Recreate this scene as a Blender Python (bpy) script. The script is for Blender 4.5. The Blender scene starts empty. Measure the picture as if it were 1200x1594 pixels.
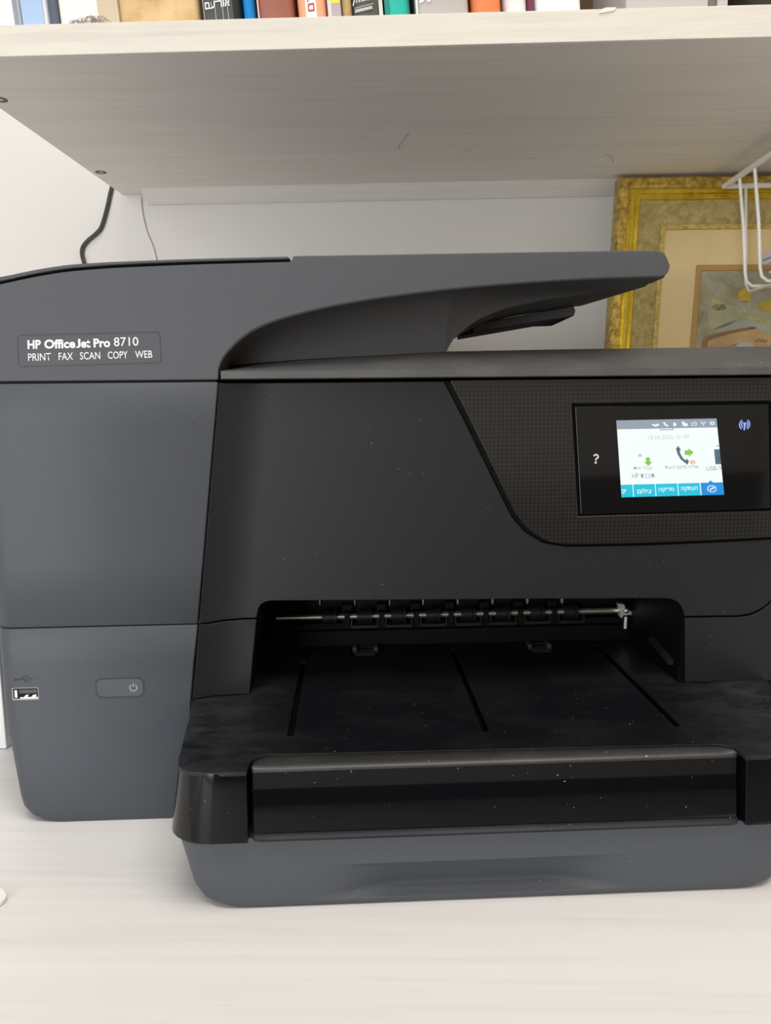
import bpy, bmesh, math, random
from mathutils import Vector, Matrix, geometry
random.seed(7)
SC = bpy.context.scene
COL = SC.collection

# ------------------------------------------------------------------ camera
cam_data = bpy.data.cameras.new('camera')
cam = bpy.data.objects.new('camera', cam_data)
COL.objects.link(cam)
cam_data.sensor_fit = 'VERTICAL'
cam_data.sensor_height = 24.0
cam_data.lens = 24.0 * 1200.0 / 1594.0
cam_data.clip_start = 0.01
cR = Vector((0.99939124, 0.03345509, -0.00989509))
cU = Vector((0.00495603, 0.14461004, 0.98947631))
cF = Vector((-0.03453395, 0.988923, -0.1443562))
cam.matrix_world = Matrix((
    (cR.x, cU.x, -cF.x, 0.0),
    (cR.y, cU.y, -cF.y, 0.0),
    (cR.z, cU.z, -cF.z, 0.253),
    (0, 0, 0, 1)))
SC.camera = cam

# ------------------------------------------------------------------ light and exposure
SC.view_settings.view_transform = 'Standard'
SC.view_settings.look = 'None'
SC.view_settings.gamma = 1.0
SC.view_settings.use_curve_mapping = False
SC.view_settings.exposure = 0.03

world = bpy.data.worlds.new('room_air')
SC.world = world
world.use_nodes = True
world.node_tree.nodes['Background'].inputs[0].default_value = (0.80, 0.88, 1.0, 1)
world.node_tree.nodes['Background'].inputs[1].default_value = 0.15

def area_light(name, loc, target, sx, sy, power, color):
    d = bpy.data.lights.new(name, 'AREA')
    d.shape = 'RECTANGLE'
    d.size = sx
    d.size_y = sy
    d.energy = power
    d.color = color
    o = bpy.data.objects.new(name, d)
    o.location = loc
    o.rotation_euler = (Vector(target) - Vector(loc)).to_track_quat('-Z', 'Y').to_euler()
    COL.objects.link(o)
    return o

# daylight through an unseen opening lowered to the floor to brighten the shelf underside, the ceiling lamp, and a warm wall lamp on the right
area_light('opening_daylight', (-1.15, -2.37, 0.34), (-1.15, 0.0, 0.34), 1.25, 2.05, 60.0, (0.92, 0.955, 1.0))
area_light('ceiling_lamp_light', (0.25, -0.25, 1.86), (0.25, -0.25, 0.0), 1.2, 0.9, 24.0, (1.0, 0.965, 0.91))
area_light('wall_lamp_light', (1.75, -0.15, 0.62), (0.3, 0.85, 0.36), 0.3, 0.3, 5.0, (1.0, 0.72, 0.38))

# ------------------------------------------------------------------ materials
MATS = {}
def new_mat(name):
    m = bpy.data.materials.new(name)
    m.use_nodes = True
    MATS[name] = m
    nt = m.node_tree
    return m, nt, nt.nodes['Principled BSDF']

def plain(name, col, rough=0.5, metal=0.0, spec=0.5, bump=0.0, bscale=800.0, emit=None, estr=1.0, coat=0.0):
    m, nt, b = new_mat(name)
    b.inputs['Base Color'].default_value = (*col, 1)
    b.inputs['Roughness'].default_value = rough
    b.inputs['Metallic'].default_value = metal
    b.inputs['Specular IOR Level'].default_value = spec
    b.inputs['Coat Weight'].default_value = coat
    if emit:
        b.inputs['Emission Color'].default_value = (*emit, 1)
        b.inputs['Emission Strength'].default_value = estr
    if bump > 0:
        tc = nt.nodes.new('ShaderNodeTexCoord')
        n = nt.nodes.new('ShaderNodeTexNoise')
        n.inputs['Scale'].default_value = bscale
        n.inputs['Detail'].default_value = 2
        bp = nt.nodes.new('ShaderNodeBump')
        bp.inputs['Strength'].default_value = bump
        bp.inputs['Distance'].default_value = 0.001
        nt.links.new(tc.outputs['Object'], n.inputs['Vector'])
        nt.links.new(n.outputs['Fac'], bp.inputs['Height'])
        nt.links.new(bp.outputs['Normal'], b.inputs['Normal'])
    return m

def ramp(nt, stops):
    r = nt.nodes.new('ShaderNodeValToRGB')
    e = r.color_ramp.elements
    while len(e) < len(stops):
        e.new(0.5)
    for el, (p, c) in zip(e, stops):
        el.position = p
        el.color = (*c, 1)
    return r

def noise(nt, scale_vec, scale=1.0, detail=3.0, rough=0.55):
    tc = nt.nodes.new('ShaderNodeTexCoord')
    mp = nt.nodes.new('ShaderNodeMapping')
    mp.inputs['Scale'].default_value = scale_vec
    n = nt.nodes.new('ShaderNodeTexNoise')
    n.inputs['Scale'].default_value = scale
    n.inputs['Detail'].default_value = detail
    n.inputs['Roughness'].default_value = rough
    nt.links.new(tc.outputs['Object'], mp.inputs['Vector'])
    nt.links.new(mp.outputs['Vector'], n.inputs['Vector'])
    return n

def wood(name, light, dark, sv=(3.0, 40.0, 40.0), rough=0.45, mixamt=0.5):
    m, nt, b = new_mat(name)
    n1 = noise(nt, sv, 1.6, 4.0, 0.6)
    r1 = ramp(nt, [(0.36, dark), (0.52, light)])
    nt.links.new(n1.outputs['Fac'], r1.inputs['Fac'])
    n2 = noise(nt, (sv[0] * 0.5, sv[1] * 0.22, sv[2] * 0.22), 1.6, 2.0, 0.5)
    r2 = ramp(nt, [(0.35, dark), (0.62, light)])
    nt.links.new(n2.outputs['Fac'], r2.inputs['Fac'])
    mx = nt.nodes.new('ShaderNodeMix')
    mx.data_type = 'RGBA'
    mx.inputs['Factor'].default_value = mixamt
    nt.links.new(r1.outputs['Color'], mx.inputs['A'])
    nt.links.new(r2.outputs['Color'], mx.inputs['B'])
    nt.links.new(mx.outputs['Result'], b.inputs['Base Color'])
    b.inputs['Roughness'].default_value = rough
    b.inputs['Specular IOR Level'].default_value = 0.35
    return m

def dusty(name, col, rough, speck=0.72, scale=420.0, dust=(0.35, 0.36, 0.38), haze=0.0, spec=0.5, bump=0.0, coat=0.0, edge=None):
    """plastic with fine dust specks that lie on it and, if haze > 0, patchy dust film"""
    m, nt, b = new_mat(name)
    n = noise(nt, (1, 1, 1), scale, 1.0, 0.5)
    r = ramp(nt, [(speck, (0, 0, 0)), (min(speck + 0.05, 1.0), (1, 1, 1))])
    nt.links.new(n.outputs['Fac'], r.inputs['Fac'])
    mx = nt.nodes.new('ShaderNodeMix')
    mx.data_type = 'RGBA'
    nt.links.new(r.outputs['Color'], mx.inputs['Factor'])
    mx.inputs['B'].default_value = (*dust, 1)
    if haze > 0:
        h = noise(nt, (18, 30, 30), 1.0, 5.0, 0.7)
        hr = ramp(nt, [(0.45, col), (0.8, tuple(c + haze for c in col))])
        nt.links.new(h.outputs['Fac'], hr.inputs['Fac'])
        nt.links.new(hr.outputs['Color'], mx.inputs['A'])
    else:
        mx.inputs['A'].default_value = (*col, 1)
    out = mx.outputs['Result']
    if edge:     # dust film that has gathered towards both side edges
        tc = nt.nodes.new('ShaderNodeTexCoord')
        sp = nt.nodes.new('ShaderNodeSeparateXYZ')
        nt.links.new(tc.outputs['Object'], sp.inputs['Vector'])
        m1 = nt.nodes.new('ShaderNodeMath'); m1.operation = 'SUBTRACT'; m1.inputs[1].default_value = edge[0]
        m2 = nt.nodes.new('ShaderNodeMath'); m2.operation = 'ABSOLUTE'
        m3 = nt.nodes.new('ShaderNodeMapRange')
        m3.inputs['From Min'].default_value = edge[1]
        m3.inputs['From Max'].default_value = edge[1] + edge[2]
        nt.links.new(sp.outputs['X'], m1.inputs[0]); nt.links.new(m1.outputs[0], m2.inputs[0]); nt.links.new(m2.outputs[0], m3.inputs['Value'])
        en = noise(nt, (28, 60, 60), 1.0, 6.0, 0.75)
        er = ramp(nt, [(0.35, (0, 0, 0)), (0.70, (1, 1, 1))])
        nt.links.new(en.outputs['Fac'], er.inputs['Fac'])
        m4 = nt.nodes.new('ShaderNodeMath'); m4.operation = 'MULTIPLY'
        nt.links.new(m3.outputs[0], m4.inputs[0]); nt.links.new(er.outputs['Color'], m4.inputs[1])
        m5 = nt.nodes.new('ShaderNodeMix'); m5.data_type = 'RGBA'
        nt.links.new(m4.outputs[0], m5.inputs['Factor']); nt.links.new(out, m5.inputs['A'])
        m5.inputs['B'].default_value = (*edge[3], 1)
        out = m5.outputs['Result']
    nt.links.new(out, b.inputs['Base Color'])
    b.inputs['Roughness'].default_value = rough
    b.inputs['Specular IOR Level'].default_value = spec
    b.inputs['Coat Weight'].default_value = coat
    if bump:
        n2 = noise(nt, (1, 1, 1), 1500.0, 1.0)
        bp = nt.nodes.new('ShaderNodeBump')
        bp.inputs['Strength'].default_value = bump
        bp.inputs['Distance'].default_value = 0.0005
        nt.links.new(n2.outputs['Fac'], bp.inputs['Height'])
        nt.links.new(bp.outputs['Normal'], b.inputs['Normal'])
    return m

def dotted(name, col, dot, pitch, rough):
    """glossy panel printed with a fine square grid of pale dots (x, z of the object)"""
    m, nt, b = new_mat(name)
    tc = nt.nodes.new('ShaderNodeTexCoord')
    sep = nt.nodes.new('ShaderNodeSeparateXYZ')
    nt.links.new(tc.outputs['Object'], sep.inputs['Vector'])
    def cell(sock):
        a = nt.nodes.new('ShaderNodeMath'); a.operation = 'MULTIPLY'; a.inputs[1].default_value = 1.0 / pitch
        f = nt.nodes.new('ShaderNodeMath'); f.operation = 'FRACT'
        s = nt.nodes.new('ShaderNodeMath'); s.operation = 'SUBTRACT'; s.inputs[1].default_value = 0.5
        q = nt.nodes.new('ShaderNodeMath'); q.operation = 'POWER'; q.inputs[1].default_value = 2.0
        ab = nt.nodes.new('ShaderNodeMath'); ab.operation = 'ABSOLUTE'
        nt.links.new(sock, a.inputs[0]); nt.links.new(a.outputs[0], f.inputs[0])
        nt.links.new(f.outputs[0], s.inputs[0]); nt.links.new(s.outputs[0], ab.inputs[0])
        nt.links.new(ab.outputs[0], q.inputs[0])
        return q.outputs[0]
    ad = nt.nodes.new('ShaderNodeMath'); ad.operation = 'ADD'
    nt.links.new(cell(sep.outputs['X']), ad.inputs[0]); nt.links.new(cell(sep.outputs['Z']), ad.inputs[1])
    lt = nt.nodes.new('ShaderNodeMath'); lt.operation = 'LESS_THAN'; lt.inputs[1].default_value = 0.024
    nt.links.new(ad.outputs[0], lt.inputs[0])
    mx = nt.nodes.new('ShaderNodeMix'); mx.data_type = 'RGBA'
    mx.inputs['A'].default_value = (*col, 1); mx.inputs['B'].default_value = (*dot, 1)
    nt.links.new(lt.outputs[0], mx.inputs['Factor'])
    nt.links.new(mx.outputs['Result'], b.inputs['Base Color'])
    b.inputs['Roughness'].default_value = rough
    return m

def gold(name, c1, c2, c3, sv=(60, 60, 60), rough=0.4, metal=0.6):
    m, nt, b = new_mat(name)
    n = noise(nt, sv, 1.0, 6.0, 0.7)
    r = ramp(nt, [(0.30, c1), (0.5, c2), (0.70, c3)])
    nt.links.new(n.outputs['Fac'], r.inputs['Fac'])
    nt.links.new(r.outputs['Color'], b.inputs['Base Color'])
    b.inputs['Roughness'].default_value = rough
    b.inputs['Metallic'].default_value = metal
    n2 = noise(nt, (300, 300, 300), 1.0, 3.0, 0.6)
    bp = nt.nodes.new('ShaderNodeBump'); bp.inputs['Strength'].default_value = 0.35; bp.inputs['Distance'].default_value = 0.001
    nt.links.new(n2.outputs['Fac'], bp.inputs['Height'])
    nt.links.new(bp.outputs['Normal'], b.inputs['Normal'])
    return m

def mottled(name, cols, sv, rough=0.7, bump=0.0):
    m, nt, b = new_mat(name)
    n = noise(nt, sv, 1.0, 4.0, 0.6)
    k = len(cols)
    r = ramp(nt, [(0.3 + 0.4 * i / max(1, k - 1), c) for i, c in enumerate(cols)])
    nt.links.new(n.outputs['Fac'], r.inputs['Fac'])
    nt.links.new(r.outputs['Color'], b.inputs['Base Color'])
    b.inputs['Roughness'].default_value = rough
    if bump:
        bp = nt.nodes.new('ShaderNodeBump'); bp.inputs['Strength'].default_value = bump; bp.inputs['Distance'].default_value = 0.001
        nt.links.new(n.outputs['Fac'], bp.inputs['Height'])
        nt.links.new(bp.outputs['Normal'], b.inputs['Normal'])
    return m

M_WALL = plain('white_wall_paint', (0.715, 0.685, 0.645), 0.85, bump=0.15, bscale=60)
M_WALLROOM = plain('room_wall_paint', (0.62, 0.60, 0.57), 0.9)
M_FLOOR = mottled('beige_floor_tile', [(0.30, 0.27, 0.24), (0.38, 0.35, 0.31)], (3, 3, 3), 0.6)
M_TABLE = wood('pale_desk_laminate', (0.80, 0.785, 0.775), (0.72, 0.705, 0.695), (2.6, 85.0, 85.0), 0.42, 0.5)
M_SHELF = wood('pale_shelf_laminate', (0.86, 0.825, 0.775), (0.79, 0.755, 0.705), (4.0, 90.0, 90.0), 0.55, 0.4)
M_GREY = dusty('grey_grained_plastic', (0.067, 0.0745, 0.087), 0.52, 0.80, 500.0, bump=0.25, spec=0.4)
M_GREY2 = dusty('warmer_lit_grey_plastic', (0.0675, 0.0705, 0.0785), 0.52, 0.80, 500.0, bump=0.25, spec=0.4)  # column's plastic again; the warmer light on the feeder is put into its colour
M_FEED = dusty('charcoal_feeder_plastic', (0.046, 0.045, 0.045), 0.5, 0.78, 500.0, bump=0.2, spec=0.35, dust=(0.2, 0.2, 0.2))
M_BLACK = dusty('black_satin_plastic', (0.0125, 0.0127, 0.0145), 0.45, 0.785, 600.0, bump=0.12, spec=0.32, dust=(0.16, 0.16, 0.17))
M_TRAY = dusty('black_tray_plastic', (0.0035, 0.004, 0.006), 0.42, 0.775, 650.0, haze=0.009, spec=0.25, edge=(0.035, 0.098, 0.07, (0.045, 0.047, 0.053)))
M_LID = dusty('dusty_lid_plastic', (0.075, 0.073, 0.072), 0.5, 0.76, 600.0, haze=0.045, spec=0.4)
M_GLOSS = dusty('gloss_black_plastic', (0.0035, 0.0038, 0.005), 0.06, 0.775, 650.0, spec=0.42)
M_DISPLAY = plain('display_glass', (0.006, 0.006, 0.006), 0.05, spec=0.6)
M_DOTS = dotted('dotted_gloss_black', (0.0175, 0.0165, 0.0145), (0.050, 0.048, 0.043), 0.00245, 0.14)
M_DARK = plain('dark_interior_plastic', (0.003, 0.003, 0.0035), 0.5, spec=0.15)
M_LIP = dusty('satin_grey_lip', (0.022, 0.0215, 0.021), 0.4, 0.76, 600.0, haze=0.02)
M_ROLL = plain('rubber_roller', (0.010, 0.010, 0.011), 0.4, spec=0.4)
M_STEEL = plain('brushed_steel', (0.75, 0.66, 0.54), 0.3, 0.9)
M_CLIP = plain('pale_metal_clip', (0.62, 0.62, 0.60), 0.3, 0.5)
M_TEXT = plain('white_print', (0.85, 0.86, 0.87), 0.6)
M_TEXT2 = plain('grey_print', (0.35, 0.36, 0.38), 0.6)
M_LABELLINE = plain('label_outline', (0.020, 0.021, 0.024), 0.5)
M_LABEL = plain('label_plate', (0.052, 0.056, 0.065), 0.5)
M_WIRE = plain('white_coated_wire', (0.86, 0.84, 0.79), 0.4)
M_CABLE = plain('dark_cable_rubber', (0.05, 0.05, 0.045), 0.5)
M_MAT = plain('cream_picture_mount', (0.68, 0.53, 0.27), 0.85, bump=0.1, bscale=300)
M_GOLD = gold('worn_gold_leaf', (0.18, 0.10, 0.02), (0.52, 0.35, 0.07), (0.84, 0.62, 0.15), sv=(190, 190, 190))
M_GOLDB = gold('bright_gold_bead', (0.66, 0.48, 0.05), (0.86, 0.67, 0.09), (0.95, 0.80, 0.20), rough=0.26, metal=0.9)
M_GOLDF = gold('dull_gold_flat', (0.26, 0.19, 0.06), (0.42, 0.33, 0.12), (0.52, 0.43, 0.20), metal=0.25, rough=0.6, sv=(110, 110, 110))
M_GOLDI = gold('inner_gold_fillet', (0.30, 0.19, 0.04), (0.58, 0.42, 0.12), (0.75, 0.58, 0.22), metal=0.4, sv=(200, 200, 200))
M_FILLET = plain('brown_wood_fillet', (0.42, 0.24, 0.07), 0.5)
M_FRAMESIDE = plain('dark_frame_side', (0.05, 0.04, 0.03), 0.6)
M_PAPER = plain('white_paper', (0.78, 0.79, 0.86), 0.8)
M_BOX = plain('white_carton', (0.88, 0.88, 0.88), 0.6)

def screen_mat(name, col, strength=1.0):
    return plain(name, (0.01, 0.01, 0.01), 0.3, emit=col, estr=strength)

# ------------------------------------------------------------------ mesh helpers
def link(name, bm, mat, parent=None, smooth=True, bevel=0.0, segs=2, angle=40, wn=True):
    bmesh.ops.recalc_face_normals(bm, faces=bm.faces[:])
    me = bpy.data.meshes.new(name)
    bm.to_mesh(me)
    bm.free()
    o = bpy.data.objects.new(name, me)
    COL.objects.link(o)
    me.materials.append(mat)
    if smooth:
        me.polygons.foreach_set('use_smooth', [True] * len(me.polygons))
        me.set_sharp_from_angle(angle=math.radians(angle))
    if parent:
        o.parent = parent
    if bevel > 0:
        b = o.modifiers.new('bevel', 'BEVEL')
        b.width = bevel
        b.segments = segs
        b.limit_method = 'ANGLE'
        b.angle_limit = math.radians(angle)
        b.use_clamp_overlap = True
        if not wn:
            b.harden_normals = True
        if wn:
            w = o.modifiers.new('weighted', 'WEIGHTED_NORMAL')
            w.keep_sharp = False
            w.weight = 80
    return o

def thing(name, label, cat, loc=(0, 0, 0), rz=0.0, group=None):
    o = bpy.data.objects.new(name, None)
    o.empty_display_size = 0.02
    COL.objects.link(o)
    o.location = loc
    o.rotation_euler = (0, 0, rz)
    return tag(o, label, cat, group)

def tag(o, label, cat, group=None):
    o['label'] = label
    o['category'] = cat
    if group:
        o['group'] = group
    return o

def struct(o):
    o['kind'] = 'structure'
    return o

def add_box(bm, x0, x1, y0, y1, z0, z1):
    v = [bm.verts.new(p) for p in ((x0, y0, z0), (x1, y0, z0), (x1, y1, z0), (x0, y1, z0),
                                   (x0, y0, z1), (x1, y0, z1), (x1, y1, z1), (x0, y1, z1))]
    for f in ((0, 3, 2, 1), (4, 5, 6, 7), (0, 1, 5, 4), (1, 2, 6, 5), (2, 3, 7, 6), (3, 0, 4, 7)):
        bm.faces.new([v[i] for i in f])

def box(name, x0, x1, y0, y1, z0, z1, mat, parent=None, bevel=0.0):
    bm = bmesh.new()
    add_box(bm, x0, x1, y0, y1, z0, z1)
    return link(name, bm, mat, parent, smooth=bevel > 0, bevel=bevel)

def add_loft(bm, rows, closed=True, cap=True):
    vr = [[bm.verts.new(p) for p in r] for r in rows]
    n = len(rows[0])
    for a, b in zip(vr[:-1], vr[1:]):
        for i in range(n if closed else n - 1):
            j = (i + 1) % n
            try:
                bm.faces.new((a[i], a[j], b[j], b[i]))
            except ValueError:
                pass
    if cap:
        bm.faces.new(vr[0][::-1])
        bm.faces.new(vr[-1])

def inside(p, poly):
    x, y = p
    c = False
    n = len(poly)
    for i in range(n):
        x0, y0 = poly[i]
        x1, y1 = poly[i - 1]
        if (y0 > y) != (y1 > y) and x < (x1 - x0) * (y - y0) / (y1 - y0) + x0:
            c = not c
    return c

def add_panel(bm, outline, fn, back, holes=(), grid=None):
    """fill a 2D outline (with holes), map it with fn(u, v) and extrude it by the vector back"""
    vs, ed = [], []
    for loop in [outline] + list(holes):
        s = len(vs)
        vs += [Vector(p) for p in loop]
        ed += [(s + i, s + (i + 1) % len(loop)) for i in range(len(loop))]
    if grid:
        for u, v in grid:
                if inside((u, v), outline) and not any(inside((u, v), h) for h in holes):
                    vs.append(Vector((u, v)))
    ov, oe, of = geometry.delaunay_2d_cdt(vs, ed, [], 0, 1e-6)[:3]
    bv = [bm.verts.new(fn(p.x, p.y)) for p in ov]
    faces = []
    for f in of:
        c = sum((ov[i] for i in f), Vector((0, 0))) / len(f)
        if inside(c, outline) and not any(inside(c, h) for h in holes):
            faces.append(bm.faces.new([bv[i] for i in f]))
    for v in bv:
        if not v.link_faces:
            bm.verts.remove(v)
    if back is not None:
        r = bmesh.ops.extrude_face_region(bm, geom=faces, use_keep_orig=True)
        bmesh.ops.translate(bm, vec=Vector(back), verts=[g for g in r['geom'] if isinstance(g, bmesh.types.BMVert)])

def front_panel(name, outline, y, thick, mat, parent, holes=(), grid=None, bevel=0.0006, segs=2, wn=True):
    """panel in the x-z plane; y is a number or a function of (x, z)"""
    yf = y if callable(y) else (lambda a, b: y)
    bm = bmesh.new()
    add_panel(bm, outline, lambda a, b: (a, yf(a, b), b), (0, thick, 0), holes, grid)
    return link(name, bm, mat, parent, bevel=bevel, segs=segs, wn=wn)

def rrect(x0, x1, z0, z1, r, n=5):
    pts = []
    for cx, cz, a0 in ((x1 - r, z1 - r, 0), (x0 + r, z1 - r, 90), (x0 + r, z0 + r, 180), (x1 - r, z0 + r, 270)):
        for i in range(n + 1):
            a = math.radians(a0 + 90.0 * i / n)
            pts.append((cx + r * math.cos(a), cz + r * math.sin(a)))
    return pts

def quad_map(quad):
    """bilinear map of the unit square onto bl, br, tr, tl"""
    bl, br, tr, tl = quad
    def f(s, t):
        return tuple((1 - s) * (1 - t) * bl[k] + s * (1 - t) * br[k] + s * t * tr[k] + (1 - s) * t * tl[k] for k in (0, 1))
    return f

def interp(pts, x):
    if x <= pts[0][0]:
        return pts[0][1]
    for (x0, z0), (x1, z1) in zip(pts[:-1], pts[1:]):
        if x <= x1:
            return z0 + (z1 - z0) * (x - x0) / (x1 - x0)
    return pts[-1][1]

def smooth_line(pts, n=6):
    """Catmull-Rom through the points (any dimension)"""
    out = []
    P = [pts[0]] + list(pts) + [pts[-1]]
    for i in range(1, len(P) - 2):
        for k in range(n):
            t = k / n
            out.append(tuple(0.5 * ((2 * b) + (c - a) * t + (2 * a - 5 * b + 4 * c - d) * t * t + (3 * b - a - 3 * c + d) * t ** 3)
                             for a, b, c, d in zip(P[i - 1], P[i], P[i + 1], P[i + 2])))
    out.append(tuple(pts[-1]))
    return out

def add_tube(bm, path, r, n=8, caps=True):
    path = [Vector(p) for p in path]
    rings = []
    up = None
    for i, p in enumerate(path):
        t = (path[min(i + 1, len(path) - 1)] - path[max(i - 1, 0)]).normalized()
        if up is None:
            up = Vector((0, 0, 1)) if abs(t.z) < 0.9 else Vector((1, 0, 0))
        s = t.cross(up)
        if s.length < 1e-6:
            s = t.cross(Vector((0, 1, 0)))
        s.normalize()
        up = s.cross(t).normalized()
        rr = r[i] if isinstance(r, (list, tuple)) else r
        rings.append([bm.verts.new(p + (s * math.cos(2 * math.pi * k / n) + up * math.sin(2 * math.pi * k / n)) * rr) for k in range(n)])
    for a, b in zip(rings[:-1], rings[1:]):
        for k in range(n):
            bm.faces.new((a[k], a[(k + 1) % n], b[(k + 1) % n], b[k]))
    if caps:
        bm.faces.new(rings[0][::-1])
        bm.faces.new(rings[-1])

def tube(name, path, r, mat, parent=None, n=8):
    bm = bmesh.new()
    add_tube(bm, path, r, n)
    return link(name, bm, mat, parent)

def glyphs(body, bold=0.0, shear=0.0):
    cu = bpy.data.curves.new('lettering', 'FONT')
    cu.body = body
    cu.offset = bold
    cu.shear = shear
    cu.resolution_u = 3
    tmp = bpy.data.objects.new('lettering', cu)
    COL.objects.link(tmp)
    dg = bpy.context.evaluated_depsgraph_get()
    me = bpy.data.meshes.new_from_object(tmp.evaluated_get(dg))
    bpy.data.objects.remove(tmp)
    bpy.data.curves.remove(cu)
    return me

def text(name, body, fn, mat, parent, bold=0.0, shear=0.0, ref=None):
    """flat lettering: its bounding box (height of ref if given) is stretched onto the unit square of fn(s, t) -> point"""
    me = glyphs(body, bold, shear)
    xs_ = [v.co.x for v in me.vertices]
    x0, x1 = min(xs_), max(xs_)
    rm = glyphs(ref, bold) if ref else me
    ys = [v.co.y for v in rm.vertices]
    y0, y1 = min(ys), max(ys)
    if ref:
        bpy.data.meshes.remove(rm)
    for v in me.vertices:
        v.co = Vector(fn((v.co.x - x0) / (x1 - x0), (v.co.y - y0) / (y1 - y0)))
    me.name = name
    me.materials.clear()
    me.materials.append(mat)
    o = bpy.data.objects.new(name, me)
    COL.objects.link(o)
    o.parent = parent
    return o

def flat(name, polys, fn, mat, parent, thick=(0, 0.0002, 0)):
    """small flat print or icon: several outlines of (u, v) mapped with fn, joined as one part"""
    bm = bmesh.new()
    for p in polys:
        add_panel(bm, p, fn, thick)
    return link(name, bm, mat, parent, smooth=False)

def stroke(pts, w):
    """outline of a thick open line in 2D"""
    L, R = [], []
    for i, p in enumerate(pts):
        a = pts[max(0, i - 1)]
        b = pts[min(len(pts) - 1, i + 1)]
        dx, dy = b[0] - a[0], b[1] - a[1]
        l = math.hypot(dx, dy) or 1.0
        nx, ny = -dy / l * w / 2, dx / l * w / 2
        L.append((p[0] + nx, p[1] + ny))
        R.append((p[0] - nx, p[1] - ny))
    return L + R[::-1]

def rect01_(cx, cy, h):
    return [(cx - h, cy - h), (cx + h, cy - h), (cx + h, cy + h), (cx - h, cy + h)]

def arc(cx, cy, r, a0, a1, n=12):
    return [(cx + r * math.cos(math.radians(a0 + (a1 - a0) * i / n)), cy + r * math.sin(math.radians(a0 + (a1 - a0) * i / n))) for i in range(n + 1)]

# ------------------------------------------------------------------ the room
XL, XR, YF, YB, ZF, ZC = -1.9, 2.1, -2.4, 0.885, -0.74, 1.9
struct(box('floor', XL, XR, YF, YB, ZF - 0.05, ZF, M_FLOOR))
struct(box('ceiling', XL, XR, YF, YB, ZC, ZC + 0.05, M_WALL))
struct(box('wall_back', XL - 0.1, XR + 0.1, YB, YB + 0.1, ZF - 0.05, ZC + 0.05, M_WALL))
struct(box('wall_left', XL - 0.1, XL, YF, YB, ZF - 0.05, ZC + 0.05, M_WALLROOM))
struct(box('wall_right', XR, XR + 0.1, YF, YB, ZF - 0.05, ZC + 0.05, M_WALLROOM))
struct(box('added_dark_panel', -0.48, XR, YF, YF + 0.03, ZF, -0.10, plain('dark_reflection_panel', (0.03, 0.02, 0.015), 0.5)))  # unseen dark panel, added to keep the gloss drawer's reflection dark
bm = bmesh.new()   # wall behind the camera with a daylight opening made floor-length to light the shelf from below
WX0, WX1, WZ0, WZ1 = -1.8, -0.5, -0.72, 1.40
add_panel(bm, [(XL - 0.1, ZF - 0.05), (XR + 0.1, ZF - 0.05), (XR + 0.1, ZC + 0.05), (XL - 0.1, ZC + 0.05)],
          lambda a, b: (a, YF, b), (0, -0.1, 0), holes=[[(WX0, WZ0), (WX1, WZ0), (WX1, WZ1), (WX0, WZ1)]])
struct(link('wall_front', bm, M_WALLROOM, smooth=False))
bm = bmesh.new()
for a in ((WX0, WX1, WZ0, WZ0 + 0.04), (WX0, WX1, WZ1 - 0.04, WZ1), (WX0, WX0 + 0.04, WZ0 + 0.04, WZ1 - 0.04),
          (WX1 - 0.04, WX1, WZ0 + 0.04, WZ1 - 0.04), (-1.17, -1.13, WZ0 + 0.04, WZ1 - 0.04)):
    add_box(bm, a[0], a[1], YF - 0.08, YF - 0.03, a[2], a[3])
struct(link('opening_frame', bm, M_BOX, smooth=False))

# ------------------------------------------------------------------ desk
desk = thing('desk', 'pale wood-grain laminate desk that the black printer stands on', 'desk', (0, 0, 0))
box('desk_top', -0.75, 0.95, 0.268, 0.884, -0.028, 0.0, M_TABLE, desk, bevel=0.0015)
box('side_panel', -0.73, -0.705, 0.30, 0.88, -0.74, -0.028, M_TABLE, desk, bevel=0.001)
box('side_panel', 0.905, 0.93, 0.30, 0.88, -0.74, -0.028, M_TABLE, desk, bevel=0.001)
box('back_panel', -0.705, 0.905, 0.86, 0.875, -0.45, -0.028, M_TABLE, desk)

# ------------------------------------------------------------------ shelf
SZ = 0.48
SHT = 0.4993
shelf = thing('shelf', 'pale wood-grain wall shelf above the printer holding a row of books', 'shelf', (0, 0, 0))
M_EDGE = wood('dimmed_edge_laminate', (0.70, 0.66, 0.58), (0.60, 0.565, 0.50), (6.0, 120.0, 120.0), 0.5, 0.4)  # same laminate as the board, its colour darkened to offset the front light
box('edge_banding', -0.319, 0.95, 0.5395, 0.5407, SZ, SHT, M_EDGE, shelf, bevel=0.0005)
box('shelf_board', -0.319, 0.95, 0.5408, 0.884, SZ, SHT, M_SHELF, shelf, bevel=0.0008)
bm = bmesh.new()
add_panel(bm, [(0.858, SZ), (0.8845, SZ), (0.8845, SZ - 0.0115), (0.882, SZ - 0.0115), (0.862, SZ - 0.0015)], lambda a, b: (-0.290, a, b), (1.22, 0, 0))
link('wall_batten', bm, M_SHELF, shelf, bevel=0.0006)
M_HOLE = plain('dowel_hole', (0.16, 0.14, 0.13), 0.9)
for hx, hy in [(-0.3083, 0.7992), (-0.3094, 0.611)]:
    bm = bmesh.new()
    add_panel(bm, [(hx + 0.0055 * math.cos(a * 0.5236), hy + 0.0055 * math.sin(a * 0.5236)) for a in range(12)],
              lambda a, b: (a, b, SZ - 0.0003), (0, 0, 0.0005),
              holes=[[(hx + 0.0025 * math.cos(a * 0.5236), hy + 0.0025 * math.sin(a * 0.5236)) for a in range(12)]])
    link('dowel_hole', bm, M_HOLE, shelf, smooth=False)
M_SCUFF = plain('scuff_mark', (0.56, 0.52, 0.47), 0.9)
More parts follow.
